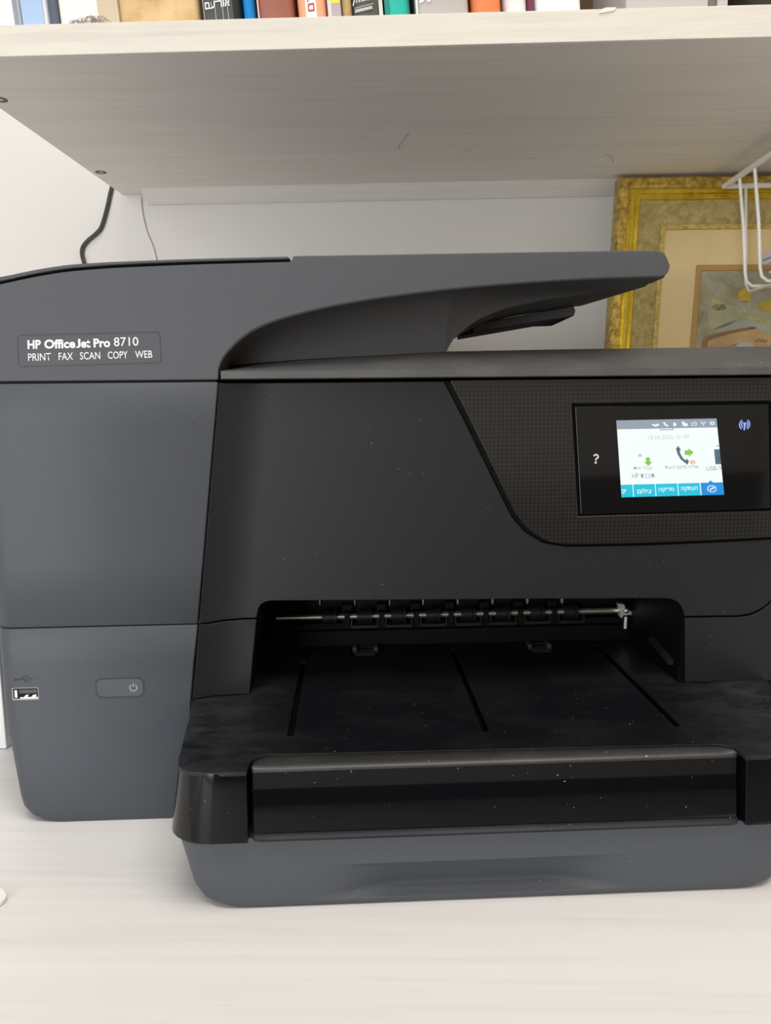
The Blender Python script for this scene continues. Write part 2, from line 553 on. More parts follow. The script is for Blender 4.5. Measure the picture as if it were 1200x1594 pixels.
scuffs = [[(-0.0014, 0.7046), (-0.006, 0.7226), (-0.0096, 0.7328), (-0.0104, 0.7453), (-0.0139, 0.7468)], [(0.1849, 0.7751), (0.1918, 0.7834), (0.1979, 0.7999)], [(0.0495, 0.7566), (0.0559, 0.7552)], [(0.1124, 0.782), (0.1186, 0.7824)]]
for s in scuffs:
    flat('scuff', [stroke(s, 0.0012)], lambda a, b: (a, b, SZ - 0.0002), M_SCUFF, shelf, (0, 0, 0.0003))
M_PEEL = plain('peeled_edging', (0.80, 0.76, 0.68), 0.7)
pl = [(0.1213, 0.4964), (0.1233, 0.499), (0.1257, 0.4997), (0.1322, 0.4996), (0.1307, 0.4977), (0.1262, 0.4971)]
bm = bmesh.new()
add_panel(bm, pl, lambda a, b: (a, 0.5388 - 0.25 * max(0, b - 0.501), b), (0, 0.0005, 0))
link('peeled_edging', bm, M_PEEL, shelf, smooth=False)

# ------------------------------------------------------------------ printer
printer = thing('printer', 'black and grey all-in-one office printer with lit touch screen on the desk', 'printer',
                (0.0, 0.4483, 0.0), 0.08029)
P = printer
XLEFT, XRIGHT = -0.2462, 0.2540
ZT = 0.0758          # height of the output tray surface
YT = 0.006           # the centre front lies a little behind the left column

def xl(z):           # left outline of the column
    return interp([(0.0, -0.226), (0.0015, -0.2325), (0.004, -0.2375), (0.009, -0.2412), (0.016, -0.2425), (0.050, -0.2457), (0.056, -0.2468), (0.075, XLEFT - 0.001), (0.4, XLEFT)], z)
def xs(z):           # seam between column and centre
    return interp([(0.0, -0.137), (0.0795, -0.1336), (0.1223, -0.1275), (0.2647, -0.1096)], z)

def column(name, zs):
    rows = []
    for k, z in enumerate(zs):
        e = 0.0006 if k in (0, len(zs) - 1) and z > 0.05 else 0.0
        a, b = xl(z) + e, xs(z) - e - 0.0004
        r = 0.012
        row = [(a, 0.300, z)]
        for i in range(7):
            t = math.radians(90.0 * i / 6)
            row.append((a + r * (1 - math.sin(t)), e + r * (1 - math.cos(t)), z))
        row = [row[0]] + row[1:][::-1]
        row += [(b - 0.0006, e, z), (b, e + 0.0006, z), (b, 0.300, z)]
        rows.append(row)
    bm = bmesh.new()
    add_loft(bm, rows)
    return link(name, bm, M_GREY, P, angle=50)

column('left_column_base', [0.0, 0.0015, 0.004, 0.009, 0.016, 0.03, 0.05, 0.056, 0.075, 0.10, 0.1215, 0.1221])
column('cartridge_door', [0.1227, 0.1233, 0.16, 0.20, 0.24, 0.2632, 0.2638])

# dark chassis behind the front panels
bm = bmesh.new()
add_box(bm, -0.125, XRIGHT - 0.004, 0.112, 0.310, 0.003, 0.2640)
add_box(bm, 0.1685, XRIGHT - 0.004, 0.0125, 0.112, 0.003, 0.2640)
add_box(bm, -0.106, 0.1685, 0.020, 0.112, 0.1370, 0.2630)
link('chassis', bm, M_DARK, P, smooth=False)
box('gap_filler', -0.2440, -0.112, 0.0045, 0.290, 0.2630, 0.2660, M_DARK, P)  # added dark filler; keeps wall light from showing through the feeder gap
box('right_side_cover', XRIGHT - 0.004, XRIGHT, 0.0075, 0.300, 0.004, 0.2640, M_GREY, P, bevel=0.001)

# centre front cover, with a cut-out for the control panel
def yfront(x, z):
    s = min(1.0, max(0.0, (x - xs(z)) / 0.030))
    return YT * (1 - (1 - s) ** 2.2)
cp_outer = [(0.0194, 0.2634), (0.0304, 0.2421), (0.0428, 0.2174), (0.0546, 0.1935), (0.0605, 0.1821), (0.0688, 0.173), (0.0795, 0.1665), (0.0933, 0.1638), (0.1407, 0.1637), (0.1805, 0.1646), (0.2205, 0.1658)]
cp_outer_top = [(0.2143, 0.2643)][0]
ZTOP = 0.2632
cover_top_l = [(-0.1093, 0.2633)][0]
cover = [(xs(ZTOP) + 0.0006, ZTOP)]
cover += [(xs(z) + 0.0006, z) for z in [0.130 + 0.00666 * i for i in range(19, -1, -1)]] + [(xs(0.1262) + 0.0006, 0.1262)]
cover += [(-0.1275, 0.1227), (-0.1218, 0.1226), (-0.1123, 0.1234), (-0.1027, 0.1237), (-0.0935, 0.1238), (-0.0933, 0.1257), (-0.0924, 0.1293), (-0.0908, 0.132), (-0.0881, 0.1335), (-0.0846, 0.1341), (-0.0159, 0.1331), (0.0624, 0.132), (0.1541, 0.1304), (0.1605, 0.1296), (0.1646, 0.1275), (0.1672, 0.1242), (0.1686, 0.12), (0.1691, 0.1186), (0.191, 0.1185), (0.2032, 0.1184), (0.2104, 0.1195), (0.2172, 0.1226), (0.223, 0.1274)]
cover += [(0.2235, 0.1420), (XRIGHT - 0.0015, 0.1600), (XRIGHT - 0.0015, 0.1680)]
rx = cp_outer[-1][1]
cover += [(XRIGHT - 0.0015, rx + 0.0012)] + [p for p in cp_outer[::-1]]
cover[-1] = (cover[-1][0], ZTOP)
for k in range(16, 0, -1):
    cover.append((xs(ZTOP) + 0.0025 * k, ZTOP))
cg = [(xs(z) + 0.0025 * k, z) for z in [0.130 + 0.00666 * i for i in range(20)] for k in range(1, 15)]
front_panel('front_cover', cover, yfront, 0.0025, M_BLACK, P, grid=cg, bevel=0.0005, wn=False)

# lower fascia beside the tray bay
lf = [(-0.1273, 0.1219), (-0.1218, 0.1216), (-0.1123, 0.1224), (-0.1027, 0.1227), (-0.0938, 0.1228), (-0.0996, 0.0778), (-0.1141, 0.078), (-0.1218, 0.0776), (-0.1329, 0.0783)]
lf[0] = (xs(lf[0][1]) + 0.0008, lf[0][1])
lf[-1] = (xs(lf[-1][1]) + 0.0008, lf[-1][1])
lf = [(p[0], ZT + 0.0002) if p[1] < 0.084 else p for p in lf]
front_panel('tray_bay_fascia', lf, yfront, 0.0025, M_BLACK, P,
            grid=[(xs(z) + 0.003 * k, z) for z in [0.085 + 0.01 * i for i in range(4)] for k in range(1, 12)], bevel=0.0004)
rf = [(0.1694, 0.1174), (0.191, 0.1173), (0.2032, 0.1172), (0.2113, 0.1182), (0.2181, 0.1214), (0.2231, 0.1258)]
rfb = [(0.2265, 0.072), (0.1715, 0.0727)]
rf = rf + [(0.2240, 0.1395), (XRIGHT - 0.0015, 0.1580), (XRIGHT - 0.0015, rfb[0][1] - 0.001)] + rfb
rf = [(p[0], ZT + 0.0002) if p[1] < 0.084 else p for p in rf]
front_panel('tray_bay_fascia', rf, YT, 0.0025, M_BLACK, P, bevel=0.0004)

# ---- output bay
BX0t, BX1 = -0.0915, 0.1672
bay = bmesh.new()
yb = 0.0957
def addq(pts):
    bay.faces.new([bay.verts.new(p) for p in pts])
xl0, xl1 = -0.0995, -0.0925
addq([(BX1, 0.0085, ZT), (BX1, yb + 0.014, ZT), (BX1, yb + 0.014, 0.136), (BX1, 0.0085, 0.136)])
addq([(xl0, 0.0085, ZT), (xl0, yb + 0.014, ZT), (xl1, yb + 0.014, 0.136), (xl1, 0.0085, 0.136)])
addq([(xl1, 0.0085, 0.136), (BX1, 0.0085, 0.136), (BX1, yb + 0.014, 0.136), (xl1, yb + 0.014, 0.136)])
addq([(xl0, yb, ZT), (BX1, yb, ZT), (BX1, yb, 0.0868), (xl0, yb, 0.0868)])
addq([(xl0, yb, 0.0868), (BX1, yb, 0.0868), (BX1, yb + 0.004, 0.0872), (xl0, yb + 0.004, 0.0872)])
addq([(xl0, yb + 0.004, 0.0872), (BX1, yb + 0.004, 0.0872), (BX1, yb + 0.004, 0.0915), (xl0, yb + 0.004, 0.0915)])
addq([(xl0, yb + 0.004, 0.0915), (BX1, yb + 0.004, 0.0915), (BX1, yb + 0.014, 0.0915), (xl0, yb + 0.014, 0.0915)])
addq([(xl0, yb + 0.014, 0.0915), (BX1, yb + 0.014, 0.0915), (BX1, yb + 0.014, 0.136), (xl0, yb + 0.014, 0.136)])
link('output_bay', bay, M_DARK, P, smooth=False)
# ledge moulded on the right wall of the bay
bm = bmesh.new()
add_loft(bm, [[(BX1 - 0.0004, 0.014, 0.0880), (BX1 - 0.004, 0.014, 0.0868), (BX1 - 0.004, 0.014, 0.0850), (BX1 - 0.0004, 0.014, 0.0845)],
              [(BX1 - 0.0004, 0.047, 0.0930), (BX1 - 0.004, 0.047, 0.0918), (BX1 - 0.004, 0.047, 0.0900), (BX1 - 0.0004, 0.047, 0.0895)]])
link('side_ledge', bm, M_BLACK, P, smooth=False)
# exit shaft, rollers, cradles, star wheels
RY, RZ = 0.0975, 0.0972
shaft_px = [(-0.0911, 0.0978), (0.16, 0.097)]
x_a, x_b = shaft_px[0][0], shaft_px[1][0]
shaft = tube('exit_shaft', [(x_a, RY, RZ), (x_b, RY, RZ)], 0.0022, M_STEEL, P, 12)
roll_x = [p[0] for p in [(-0.0526, 0.0973), (-0.0274, 0.0972), (-0.0026, 0.0971), (0.0228, 0.097), (0.0483, 0.0969), (0.0739, 0.0968), (0.0991, 0.0967), (0.124, 0.0966)]]
for x in roll_x:
    bm = bmesh.new()
    for a, b, r in ((-0.0055, -0.0042, 0.0046), (-0.0042, 0.0026, 0.0050), (0.0030, 0.0052, 0.0057)):
        add_tube(bm, [(x + a, RY, RZ), (x + b, RY, RZ)], r, 16)
    link('exit_roller', bm, M_ROLL, P)
for x in roll_x[1:]:
    bm = bmesh.new()
    for s in (-1, 1):
        add_box(bm, x + s * 0.0094 - 0.0005, x + s * 0.0094 + 0.0005, RY - 0.004, RY + 0.008, 0.0905, 0.0955)
    add_box(bm, x - 0.0094, x + 0.0094, RY - 0.0045, RY - 0.0035, 0.0895, 0.0915)
    link('roller_cradle', bm, M_ROLL, P, smooth=False)
for x in [0.5 * (a + b) for a, b in zip(roll_x[:-1], roll_x[1:])]:
    bm = bmesh.new()
    add_box(bm, x - 0.0018, x + 0.0018, RY - 0.004, RY + 0.01, RZ - 0.006, RZ + 0.0035)
    add_box(bm, x - 0.0034, x + 0.0034, RY + 0.004, RY + 0.01, RZ - 0.006, RZ + 0.0075)
    link('roller_post', bm, M_DARK, P)
for x, z in [(-0.0582, 0.1154), (-0.0344, 0.1148), (-0.0104, 0.1143), (0.0127, 0.1138), (0.0368, 0.1137), (0.061, 0.1136), (0.0854, 0.1133), (0.1098, 0.113)]:
    bm = bmesh.new()
    add_tube(bm, [(x - 0.0002, 0.07, z + 0.001), (x + 0.0002, 0.07, z + 0.001)], 0.0030, 14)
    link('star_wheel', bm, M_CLIP, P)
# shaft clip with screw and pin
cl = [(0.1571, 0.1042), (0.1619, 0.1037), (0.1629, 0.1007), (0.1668, 0.0987), (0.1689, 0.0938), (0.1664, 0.0958), (0.1612, 0.095), (0.1608, 0.0935), (0.1594, 0.0936), (0.1587, 0.0984), (0.1581, 0.1023)]
clip = front_panel('shaft_clip', cl, 0.0900, 0.006, M_CLIP, P, bevel=0.0004)
sc0 = [(0.1631, 0.0992)][0]
bm = bmesh.new()
bmesh.ops.create_uvsphere(bm, u_segments=12, v_segments=8, radius=0.0022, matrix=Matrix.Translation((sc0[0], 0.0890, sc0[1])) @ Matrix.Diagonal((1.0, 0.6, 0.9, 1)))
link('screw', bm, M_STEEL, clip)
pn = [(0.1639, 0.0939), (0.1637, 0.0851)]
tube('pin', [(pn[0][0], 0.092, pn[0][1]), (pn[1][0], 0.092, pn[1][1])], 0.0013, M_CLIP, clip, 8)

# ---- output tray surface with slots and latch pockets
tray = [(-0.1349, 0.0074)] + [(xl0 - 0.0005, YT + 0.0005), (xl0, YT + 0.003), (xl0, 0.0957), (BX1, 0.0957), (BX1, YT + 0.003), (BX1 + 0.0005, YT + 0.0005)]
tray[0] = (xs(ZT) + 0.0006, 0.0004)
tray.insert(1, (-0.120, YT * 0.75))
tray += [(0.1985, -0.0024)]
tray[-1] = (tray[-1][0], YT + 0.0005)
tray += [(0.2235, YT + 0.0005), (0.2205, -0.008), (0.2140, -0.024), (0.2050, -0.048)]
tray += [(0.1965, -0.0620), (0.1945, -0.0760), (0.1925, -0.0845), (0.1895, -0.0888), (0.1850, -0.0918), (0.1780, -0.0936), (0.1690, -0.0942), (0.1580, -0.0942), (0.1578, -0.0900), (0.1572, -0.0850), (0.1540, -0.0812), (0.1480, -0.0800),
         (-0.0790, -0.0760), (-0.0845, -0.0775), (-0.0873, -0.0815), (-0.0882, -0.0870), (-0.0884, -0.0942), (-0.1000, -0.0942), (-0.1085, -0.0936), (-0.1160, -0.0918), (-0.1205, -0.0888), (-0.1230, -0.0845), (-0.1245, -0.0780), (-0.1258, -0.0620), (-0.1275, -0.0400), (-0.1305, -0.0180)]
def slot(x, y0, y1, w=0.0017):
    return [(x - w, y0), (x + w, y0), (x + w, y1), (x - w, y1)]
slots = [slot(-0.0702, -0.0545, 0.0630), slot(0.0348, -0.0560, 0.0825), slot(0.1398, -0.0565, 0.0830)]
lat = [(-0.0377, 0.0729), (-0.017, 0.0713), (0.0888, 0.0701), (0.1079, 0.0701)]
pockets = []
for (ax, ay), (bx, by) in ((lat[0], lat[1]), (lat[2], lat[3])):
    pockets.append([(ax, ay), (bx, ay), (bx, ay + 0.0215), (ax, ay + 0.0215)])
bm = bmesh.new()
add_panel(bm, tray, lambda a, b: (a, b, ZT), (0, 0, -0.0022), holes=slots + pockets)
ot = link('output_tray', bm, M_TRAY, P, bevel=0.0004)
box('tray_well', -0.105, 0.165, -0.070, 0.0950, 0.0680, 0.0705, M_DARK, P)
for pk in pockets:
    x0, x1, y0 = pk[0][0], pk[1][0], pk[0][1]
    w = x1 - x0
    bm = bmesh.new()
    for k in range(4):
        add_box(bm, x0 + w * 0.17, x1 - w * 0.17, y0 + 0.002 + 0.0028 * k, y0 + 0.0036 + 0.0028 * k, 0.0712, 0.0752 - 0.0002 * k)
    add_box(bm, x0 + w * 0.17, x1 - w * 0.17, y0 + 0.0015, y0 + 0.0205, 0.0705, 0.0738)
    for sx in (0.06, 0.80):
        add_box(bm, x0 + w * sx, x0 + w * (sx + 0.14), y0 + 0.013, y0 + 0.020, 0.0705, 0.0775)
    link('tray_latch', bm, M_FEED, P, smooth=False, bevel=0.0)
# hinge flap at the right rear corner of the tray
fl = [(0.1981, -0.0055), (0.2228, -0.0002)]
bm = bmesh.new()
add_panel(bm, [(0.1950, YT - 0.0002), (0.2230, YT - 0.0002), (0.2200, -0.008), (0.2150, -0.021), (0.2040, -0.0085)], lambda a, b: (a, b, ZT + 0.0006), (0, 0, -0.001))
link('tray_flap', bm, M_TRAY, P, bevel=0.0003)

# ---- drawer front: rounded top lip, gloss face, bulging lower lip
bm = bmesh.new()
rows, lrows, brows = [], [], []
M_LIPB = dusty('satin_dark_lip', (0.012, 0.012, 0.015), 0.5, 0.76, 600.0, haze=0.015, spec=0.3)
X0, X1 = -0.0868, 0.1566
xsn = [X0, X0 + 0.0008, X0 + 0.003, X0 + 0.006, X0 + 0.010, X0 + 0.016] + [X0 + 0.016 + (X1 - X0 - 0.032) * i / 8 for i in range(1, 8)] + [X1 - 0.016, X1 - 0.010, X1 - 0.006, X1 - 0.003, X1 - 0.0008, X1]
for x in xsn:
    s = max(0.0, min(1.0, min(x - X0, X1 - x) / 0.012))
    yk = -0.0870 + interp([(X0, 0.0112), (X1, 0.0062)], x) * math.sqrt(1 - (1 - s) ** 2)
    e = 0.0007 if x in (X0, X1) else 0.0
    lw = math.sqrt(1 - (1 - max(0.0, min(1.0, min(x - X0, X1 - x) / 0.006))) ** 2)
    rows.append([(x, -0.0700, 0.0660), (x, -0.0885 + e, 0.0728), (x, -0.0889 + e, 0.0722), (x, -0.0905 + e, 0.060), (x, -0.0926 + e, 0.0430), (x, -0.0926, 0.0428), (x, -0.0700, 0.0428)])
    lrows.append([(x, -0.0700, 0.066), (x, yk + 0.0005, ZT - 0.0012), (x, yk - 0.0008, ZT - 0.0001 - e), (x, yk * 0.6 - 0.0889 * 0.4, ZT - 0.0001 - e), (x, yk * 0.3 - 0.0889 * 0.7, ZT - 0.0007 - e),
                 (x, -0.0882 + e, ZT - 0.0017 - e), (x, -0.0889 + e, ZT - 0.0028 - e), (x, -0.0889, 0.0727), (x, -0.0700, 0.0659)])
    brows.append([(x, -0.0700, 0.0427), (x, -0.0925, 0.0427), (x, -0.0932 + e - 0.0010 * lw, 0.0424),
                 (x, -0.0934 + e - 0.0022 * lw, 0.0412), (x, -0.0930 + e - 0.0018 * lw, 0.0400 - 0.0004 * lw), (x, -0.0915, 0.0398 - 0.0010 * lw), (x, -0.0700, 0.0392)])
add_loft(bm, rows)
dfr = link('drawer_front', bm, M_GLOSS, P, angle=35)
bm = bmesh.new()
add_loft(bm, lrows)
link('top_lip', bm, M_LIP, dfr, angle=50)
bm = bmesh.new()
add_loft(bm, brows)
link('bottom_lip', bm, M_LIPB, dfr, angle=50)

# gloss corner pieces beside the drawer front
def corner_piece(path_top, path_bot, z0, z1):
    bm = bmesh.new()
    n = 5
    rows = []
    for k in range(n):
        t = k / (n - 1)
        rows.append([(a[0] + (b[0] - a[0]) * t, a[1] + (b[1] - a[1]) * t, z0 + (z1 - z0) * t) for a, b in zip(path_bot, path_top)])
    add_loft(bm, rows)
    return link('tray_corner', bm, M_GLOSS, P, angle=32, bevel=0.0003)
def rnd(xc, yc, rx, ry, a0, a1, n=7):
    return [(xc + rx * math.cos(math.radians(a0 + (a1 - a0) * i / n)), yc + ry * math.sin(math.radians(a0 + (a1 - a0) * i / n))) for i in range(n + 1)]
ptop = [(-0.0885, -0.0400), (-0.0885, -0.0940)] + rnd(-0.1040, -0.0750, 0.0205, 0.0190, 270, 180) + [(-0.1262, -0.0600), (-0.1300, -0.020)]
pbot = [(-0.0885, -0.0400), (-0.0885, -0.0970)] + rnd(-0.1065, -0.0765, 0.0228, 0.0205, 270, 180) + [(-0.1310, -0.0560), (-0.1330, -0.018)]
corner_piece(ptop, pbot, 0.0405, ZT - 0.0004)
ptop = [(0.1580, -0.0400), (0.2000, -0.0300), (0.1960, -0.0600)] + rnd(0.1740, -0.0750, 0.0205, 0.0190, 0, -90) + [(0.1585, -0.0940)]
pbot = [(0.1580, -0.0400), (0.2030, -0.0300), (0.2008, -0.0560)] + rnd(0.1765, -0.0765, 0.0228, 0.0205, 0, -90) + [(0.1585, -0.0970)]
corner_piece(ptop, pbot, 0.0405, ZT - 0.0004)

# ---- grey paper tray with its shallow finger recess
def tray_row(z):
    a = interp([(0.0, -0.106), (0.0012, -0.1125), (0.004, -0.1180), (0.009, -0.1210), (0.016, -0.1225), (0.036, -0.1272), (0.0395, -0.1280)], z)
    b = 0.0698 - a
    yf = interp([(0.0, -0.0875), (0.0012, -0.0888), (0.004, -0.0895), (0.016, -0.0900), (0.0395, -0.0908)], z)
    r = 0.020
    row = [(a + 0.006, 0.090, z), (a, -0.040, z)]
    row += [(a + r + r * math.cos(t), yf + r + r * math.sin(t), z) for t in [math.radians(180 + 90 * i / 8) for i in range(9)]][0:]
    N = 40
    for i in range(1, N):
        x = a + r + (b - a - 2 * r) * i / N
        fx = max(0.0, min(1.0, (x + 0.064) / 0.055)) * max(0.0, min(1.0, (0.116 - x) / 0.060))
        fx = fx * fx * (3 - 2 * fx)
        fz = interp([(0.0042, 0.0), (0.0055, 0.9), (0.0068, 1.0), (0.0120, 0.9), (0.0160, 0.74), (0.0200, 0.48), (0.0222, 0.22), (0.0232, 0.0)], z) if z > 0.0042 else 0.0
        row.append((x, yf + 0.0085 * fx * fz, z))
    row += [(b - r + r * math.cos(t), yf + r + r * math.sin(t), z) for t in [math.radians(270 + 90 * i / 8) for i in range(9)]]
    row += [(b, -0.040, z), (b - 0.006, 0.090, z)]
    return row
bm = bmesh.new()
add_loft(bm, [tray_row(z) for z in (0.0, 0.0012, 0.004, 0.0043, 0.0055, 0.0068, 0.009, 0.012, 0.016, 0.0185, 0.0205, 0.0222, 0.0228, 0.0232, 0.0236, 0.027, 0.032, 0.036, 0.0390, 0.0395)])
link('paper_tray', bm, M_GREY, P, angle=60)

# ---- scanner lid
lid_f0 = 0.2652
zl1 = 0.2700
bm = bmesh.new()
x0 = xs(0.2652) + 0.0012
rows = []
for x in [x0, x0 + 0.0004, x0 + 0.006, x0 + 0.02, x0 + 0.045, x0 + 0.08, 0.02, 0.10, 0.20, XRIGHT - 0.001, XRIGHT]:
    e = 0.0004 if x in (x0, XRIGHT) else 0.0
    zt = interp([(-0.1124, 0.2716), (-0.0989, 0.2738), (-0.0834, 0.2756), (-0.0601, 0.2773), (0.0239, 0.2813)] + [(0.10, 0.2820), (XRIGHT, 0.2831)], x)
    rows.append([(x, 0.305, lid_f0), (x, 0.0008 + e, lid_f0), (x, 0.0 + e, lid_f0 + 0.0005), (x, 0.0 + e, zl1 - 0.0004), (x, 0.0006 + e, zl1), (x, 0.030, zt), (x, 0.036, zt + 0.0008 - e), (x, 0.305, zt + 0.0008 - e)])
add_loft(bm, rows)
link('scanner_lid', bm, M_LID, P, angle=30)

# ---- document feeder: fascia, hollowed underside, cover, rear rest
top_c = [(-0.2333, 0.3197), (-0.2262, 0.3217), (-0.2087, 0.3251), (-0.1911, 0.3278), (-0.1736, 0.3291), (-0.1562, 0.3299), (-0.121, 0.3311), (-0.0857, 0.3319), (-0.0686, 0.3323)]
top_c[0] = (XLEFT, top_c[0][1])
gap_c = [(-0.2335, 0.3166), (-0.2264, 0.3193), (-0.2088, 0.3229), (-0.1913, 0.3257), (-0.1738, 0.3272), (-0.1563, 0.3282), (-0.1211, 0.3295), (-0.0857, 0.3304), (-0.0672, 0.3308)]
gap_c[0] = (XLEFT, gap_c[0][1])
top_r = [(-0.0662, 0.3305), (-0.0658, 0.3326), (-0.0142, 0.3333), (0.0582, 0.3344), (0.1244, 0.3353), (0.1392, 0.3352), (0.1444, 0.3343)]
arm_end = [(0.1464, 0.331), (0.1481, 0.3271), (0.1475, 0.3239), (0.1457, 0.3214)]
low = smooth_line([(0.1427, 0.3209), (0.1249, 0.3206), (0.0953, 0.3196), (0.0585, 0.3174), (0.0219, 0.3144), (-0.0072, 0.3111), (-0.0362, 0.3069), (-0.0616, 0.3017), (-0.0797, 0.2965), (-0.0924, 0.2906), (-0.1017, 0.2829), (-0.107, 0.2765), (-0.1092, 0.2715)], 4)
fascia = [(XLEFT, 0.2650)] + [(XLEFT, gap_c[0][1] - 0.0013)] + [(x, z - 0.0013) for x, z in smooth_line(gap_c[1:], 3)] + top_r + arm_end + low + [(xs(0.265) - 0.0002, 0.2650)]
front_panel('feeder_fascia', fascia, 0.0, 0.0035, M_GREY2, P, bevel=0.0007)
cover2 = smooth_line(top_c, 3) + smooth_line(gap_c, 3)[::-1]
cover2[0] = (XLEFT, cover2[0][1])
front_panel('feeder_cover', cover2, -0.0004, 0.300, M_GREY2, P, bevel=0.0006)
bmB = low[::-1]
curveC = [(-0.1143, 0.2724), (-0.1065, 0.2742), (-0.0911, 0.2756), (-0.0601, 0.2777), (0.0239, 0.2815), (0.0247, 0.2832), (0.0274, 0.2882), (0.0318, 0.2923), (0.038, 0.2973), (0.0435, 0.3007), (0.0494, 0.3033), (0.0572, 0.3063), (0.065, 0.3085), (0.0846, 0.3122), (0.1043, 0.3148), (0.128, 0.3176), (0.1478, 0.3198), (0.1557, 0.3215), (0.1584, 0.3249)]
zC = sorted(curveC)
curveD = [(0.0434, 0.2976), (0.066, 0.3098), (0.0735, 0.3126), (0.1088, 0.3188), (0.1407, 0.3236)]
bm = bmesh.new()
rows = []
topline = [(x, z - 0.0016) for x, z in gap_c] + [(x, z - 0.0008) for x, z in top_r[1:]] + [(arm_end[0][0], arm_end[0][1] - 0.001)]
XE = arm_end[0][0] - 0.0010
stations = [XLEFT + 0.0008, -0.20, -0.16, -0.125, xs(0.265) - 0.0006]
stations += [xs(0.265) + 0.0006 + 0.0012 * k for k in range(6)]
k = stations[-1]
while k < 0.016:
    k += 0.006
    stations.append(k)
xk = zC[[i for i, c in enumerate(curveC) if abs(c[1] - min(d[1] for d in curveC if d[0] > 0.01)) < 1e-6][0]][0] if False else None
stations = [s for s in stations if s < 0.0195]
stations += [0.0215, 0.0225, 0.0240, 0.0255, 0.028, 0.031, 0.035, 0.040, 0.045, 0.052, 0.06, 0.07, 0.085, 0.10, 0.115, 0.13, 0.138, 0.1435, XE]
for x in stations:
    zt = interp(topline, x)
    if x < xs(0.265):
        zb = 0.2652
        rows.append([(x, 0.0034, zt), (x, 0.0034, zb), (x, 0.010, zb), (x, 0.016, zb), (x, 0.022, zb), (x, 0.028, zb), (x, 0.030, zb), (x, 0.300, zb), (x, 0.300, zt)])
        continue
    B = interp(bmB, x)
    C_ = interp(zC, x)
    if x < 0.0205:
        D, yD, yT = C_, 0.300, 0.300
    else:
        D, yD, yT = interp(curveD, x), 0.165, 0.165
    D = min(D, zt - 0.002)
    h = B - C_
    rows.append([(x, 0.0034, zt), (x, 0.0006, B - 0.0004), (x, 0.010, B - 0.03 * h - 0.0005), (x, 0.018, B - 0.16 * h - 0.0005), (x, 0.025, B - 0.45 * h), (x, 0.0285, B - 0.75 * h), (x, 0.030, C_), (x, yD, D), (x, yT, zt)])
add_loft(bm, rows)
link('feeder_body', bm, M_FEED, P, angle=40)
rest = [(0.0586, 0.3079), (0.0709, 0.3112), (0.1364, 0.3225), (0.138, 0.3185), (0.1371, 0.3149), (0.0685, 0.3043), (0.0586, 0.3022)]
restb = [(0.1298, 0.311), (0.115, 0.3105), (0.0781, 0.3059)]
bm = bmesh.new()
add_panel(bm, rest, lambda a, b: (a, 0.150, b), (0, 0.028, 0))
link('feeder_rest', bm, M_GREY2, P, bevel=0.001)
bm = bmesh.new()
rb = [(0.0475, 0.2999), (0.0686, 0.3042), (0.1368, 0.3149), (0.1285, 0.3105), (0.1138, 0.3101), (0.0522, 0.3001)]
yy = [0.151, 0.151, 0.151, 0.185, 0.185, 0.185]
vs = [bm.verts.new((p[0], y, p[1])) for p, y in zip(rb, yy)]
vt = [bm.verts.new((p[0], y, p[1] + 0.006)) for p, y in zip(rb, yy)]
bm.faces.new(vs); bm.faces.new(vt[::-1])
for i in range(6):
    bm.faces.new((vs[i], vs[(i + 1) % 6], vt[(i + 1) % 6], vt[i]))
link('feeder_rest_base', bm, M_DARK, P, smooth=False)

# ---- name label on the feeder fascia
LB = [(-0.2203, 0.2731), (-0.1411, 0.2746), (-0.141, 0.2919), (-0.2193, 0.2906)]
lm = quad_map(LB)
def lab(s, t, y=-0.0004):
    a = lm(s, t)
    return (a[0], y, a[1])
bm = bmesh.new()
def rr01(mx, my, rx, ry):
    pts = []
    for cx, cy, a0 in ((1 - mx - rx, 1 - my - ry, 0), (mx + rx, 1 - my - ry, 90), (mx + rx, my + ry, 180), (1 - mx - rx, my + ry, 270)):
        for i in range(7):
            a = math.radians(a0 + 15 * i)
            pts.append((cx + rx * math.cos(a), cy + ry * math.sin(a)))
    return pts
o_ = rr01(0, 0, 0.028, 0.125)
i_ = rr01(0.0045, 0.02, 0.025, 0.112)
add_panel(bm, o_, lambda s, t: lab(s, t, -0.0002), (0, 0.0004, 0), holes=[i_])
plate = link('name_label', bm, M_LABELLINE, P, smooth=False)
def onlab(px):     # box in the label's own fractions
    s0, s1, t0, t1 = px
    return lambda s, t: lab(s0 + (s1 - s0) * s, t0 + (t1 - t0) * t, -0.00025)
for wd, a, b in (('HP', 0.071, 0.164), ('Office', 0.187, 0.404), ('et', 0.443, 0.509), ('Pro', 0.531, 0.648)):
    text('lettering', wd, onlab((a, b, 0.545, 0.825)), M_TEXT, plate, bold=0.036, ref='H')
text('lettering', 'J', onlab((0.409, 0.440, 0.545, 0.825)), M_TEXT, plate, bold=0.030)
text('lettering', '8710', onlab((0.674, 0.846, 0.565, 0.845)), M_TEXT, plate, bold=0.004)
for wd, a, b in (('PRINT', 0.073, 0.232), ('FAX', 0.285, 0.385), ('SCAN', 0.434, 0.575), ('COPY', 0.628, 0.767), ('WEB', 0.820, 0.940)):
    text('lettering', wd, onlab((a, b, 0.175, 0.405)), M_TEXT, plate, bold=0.004)

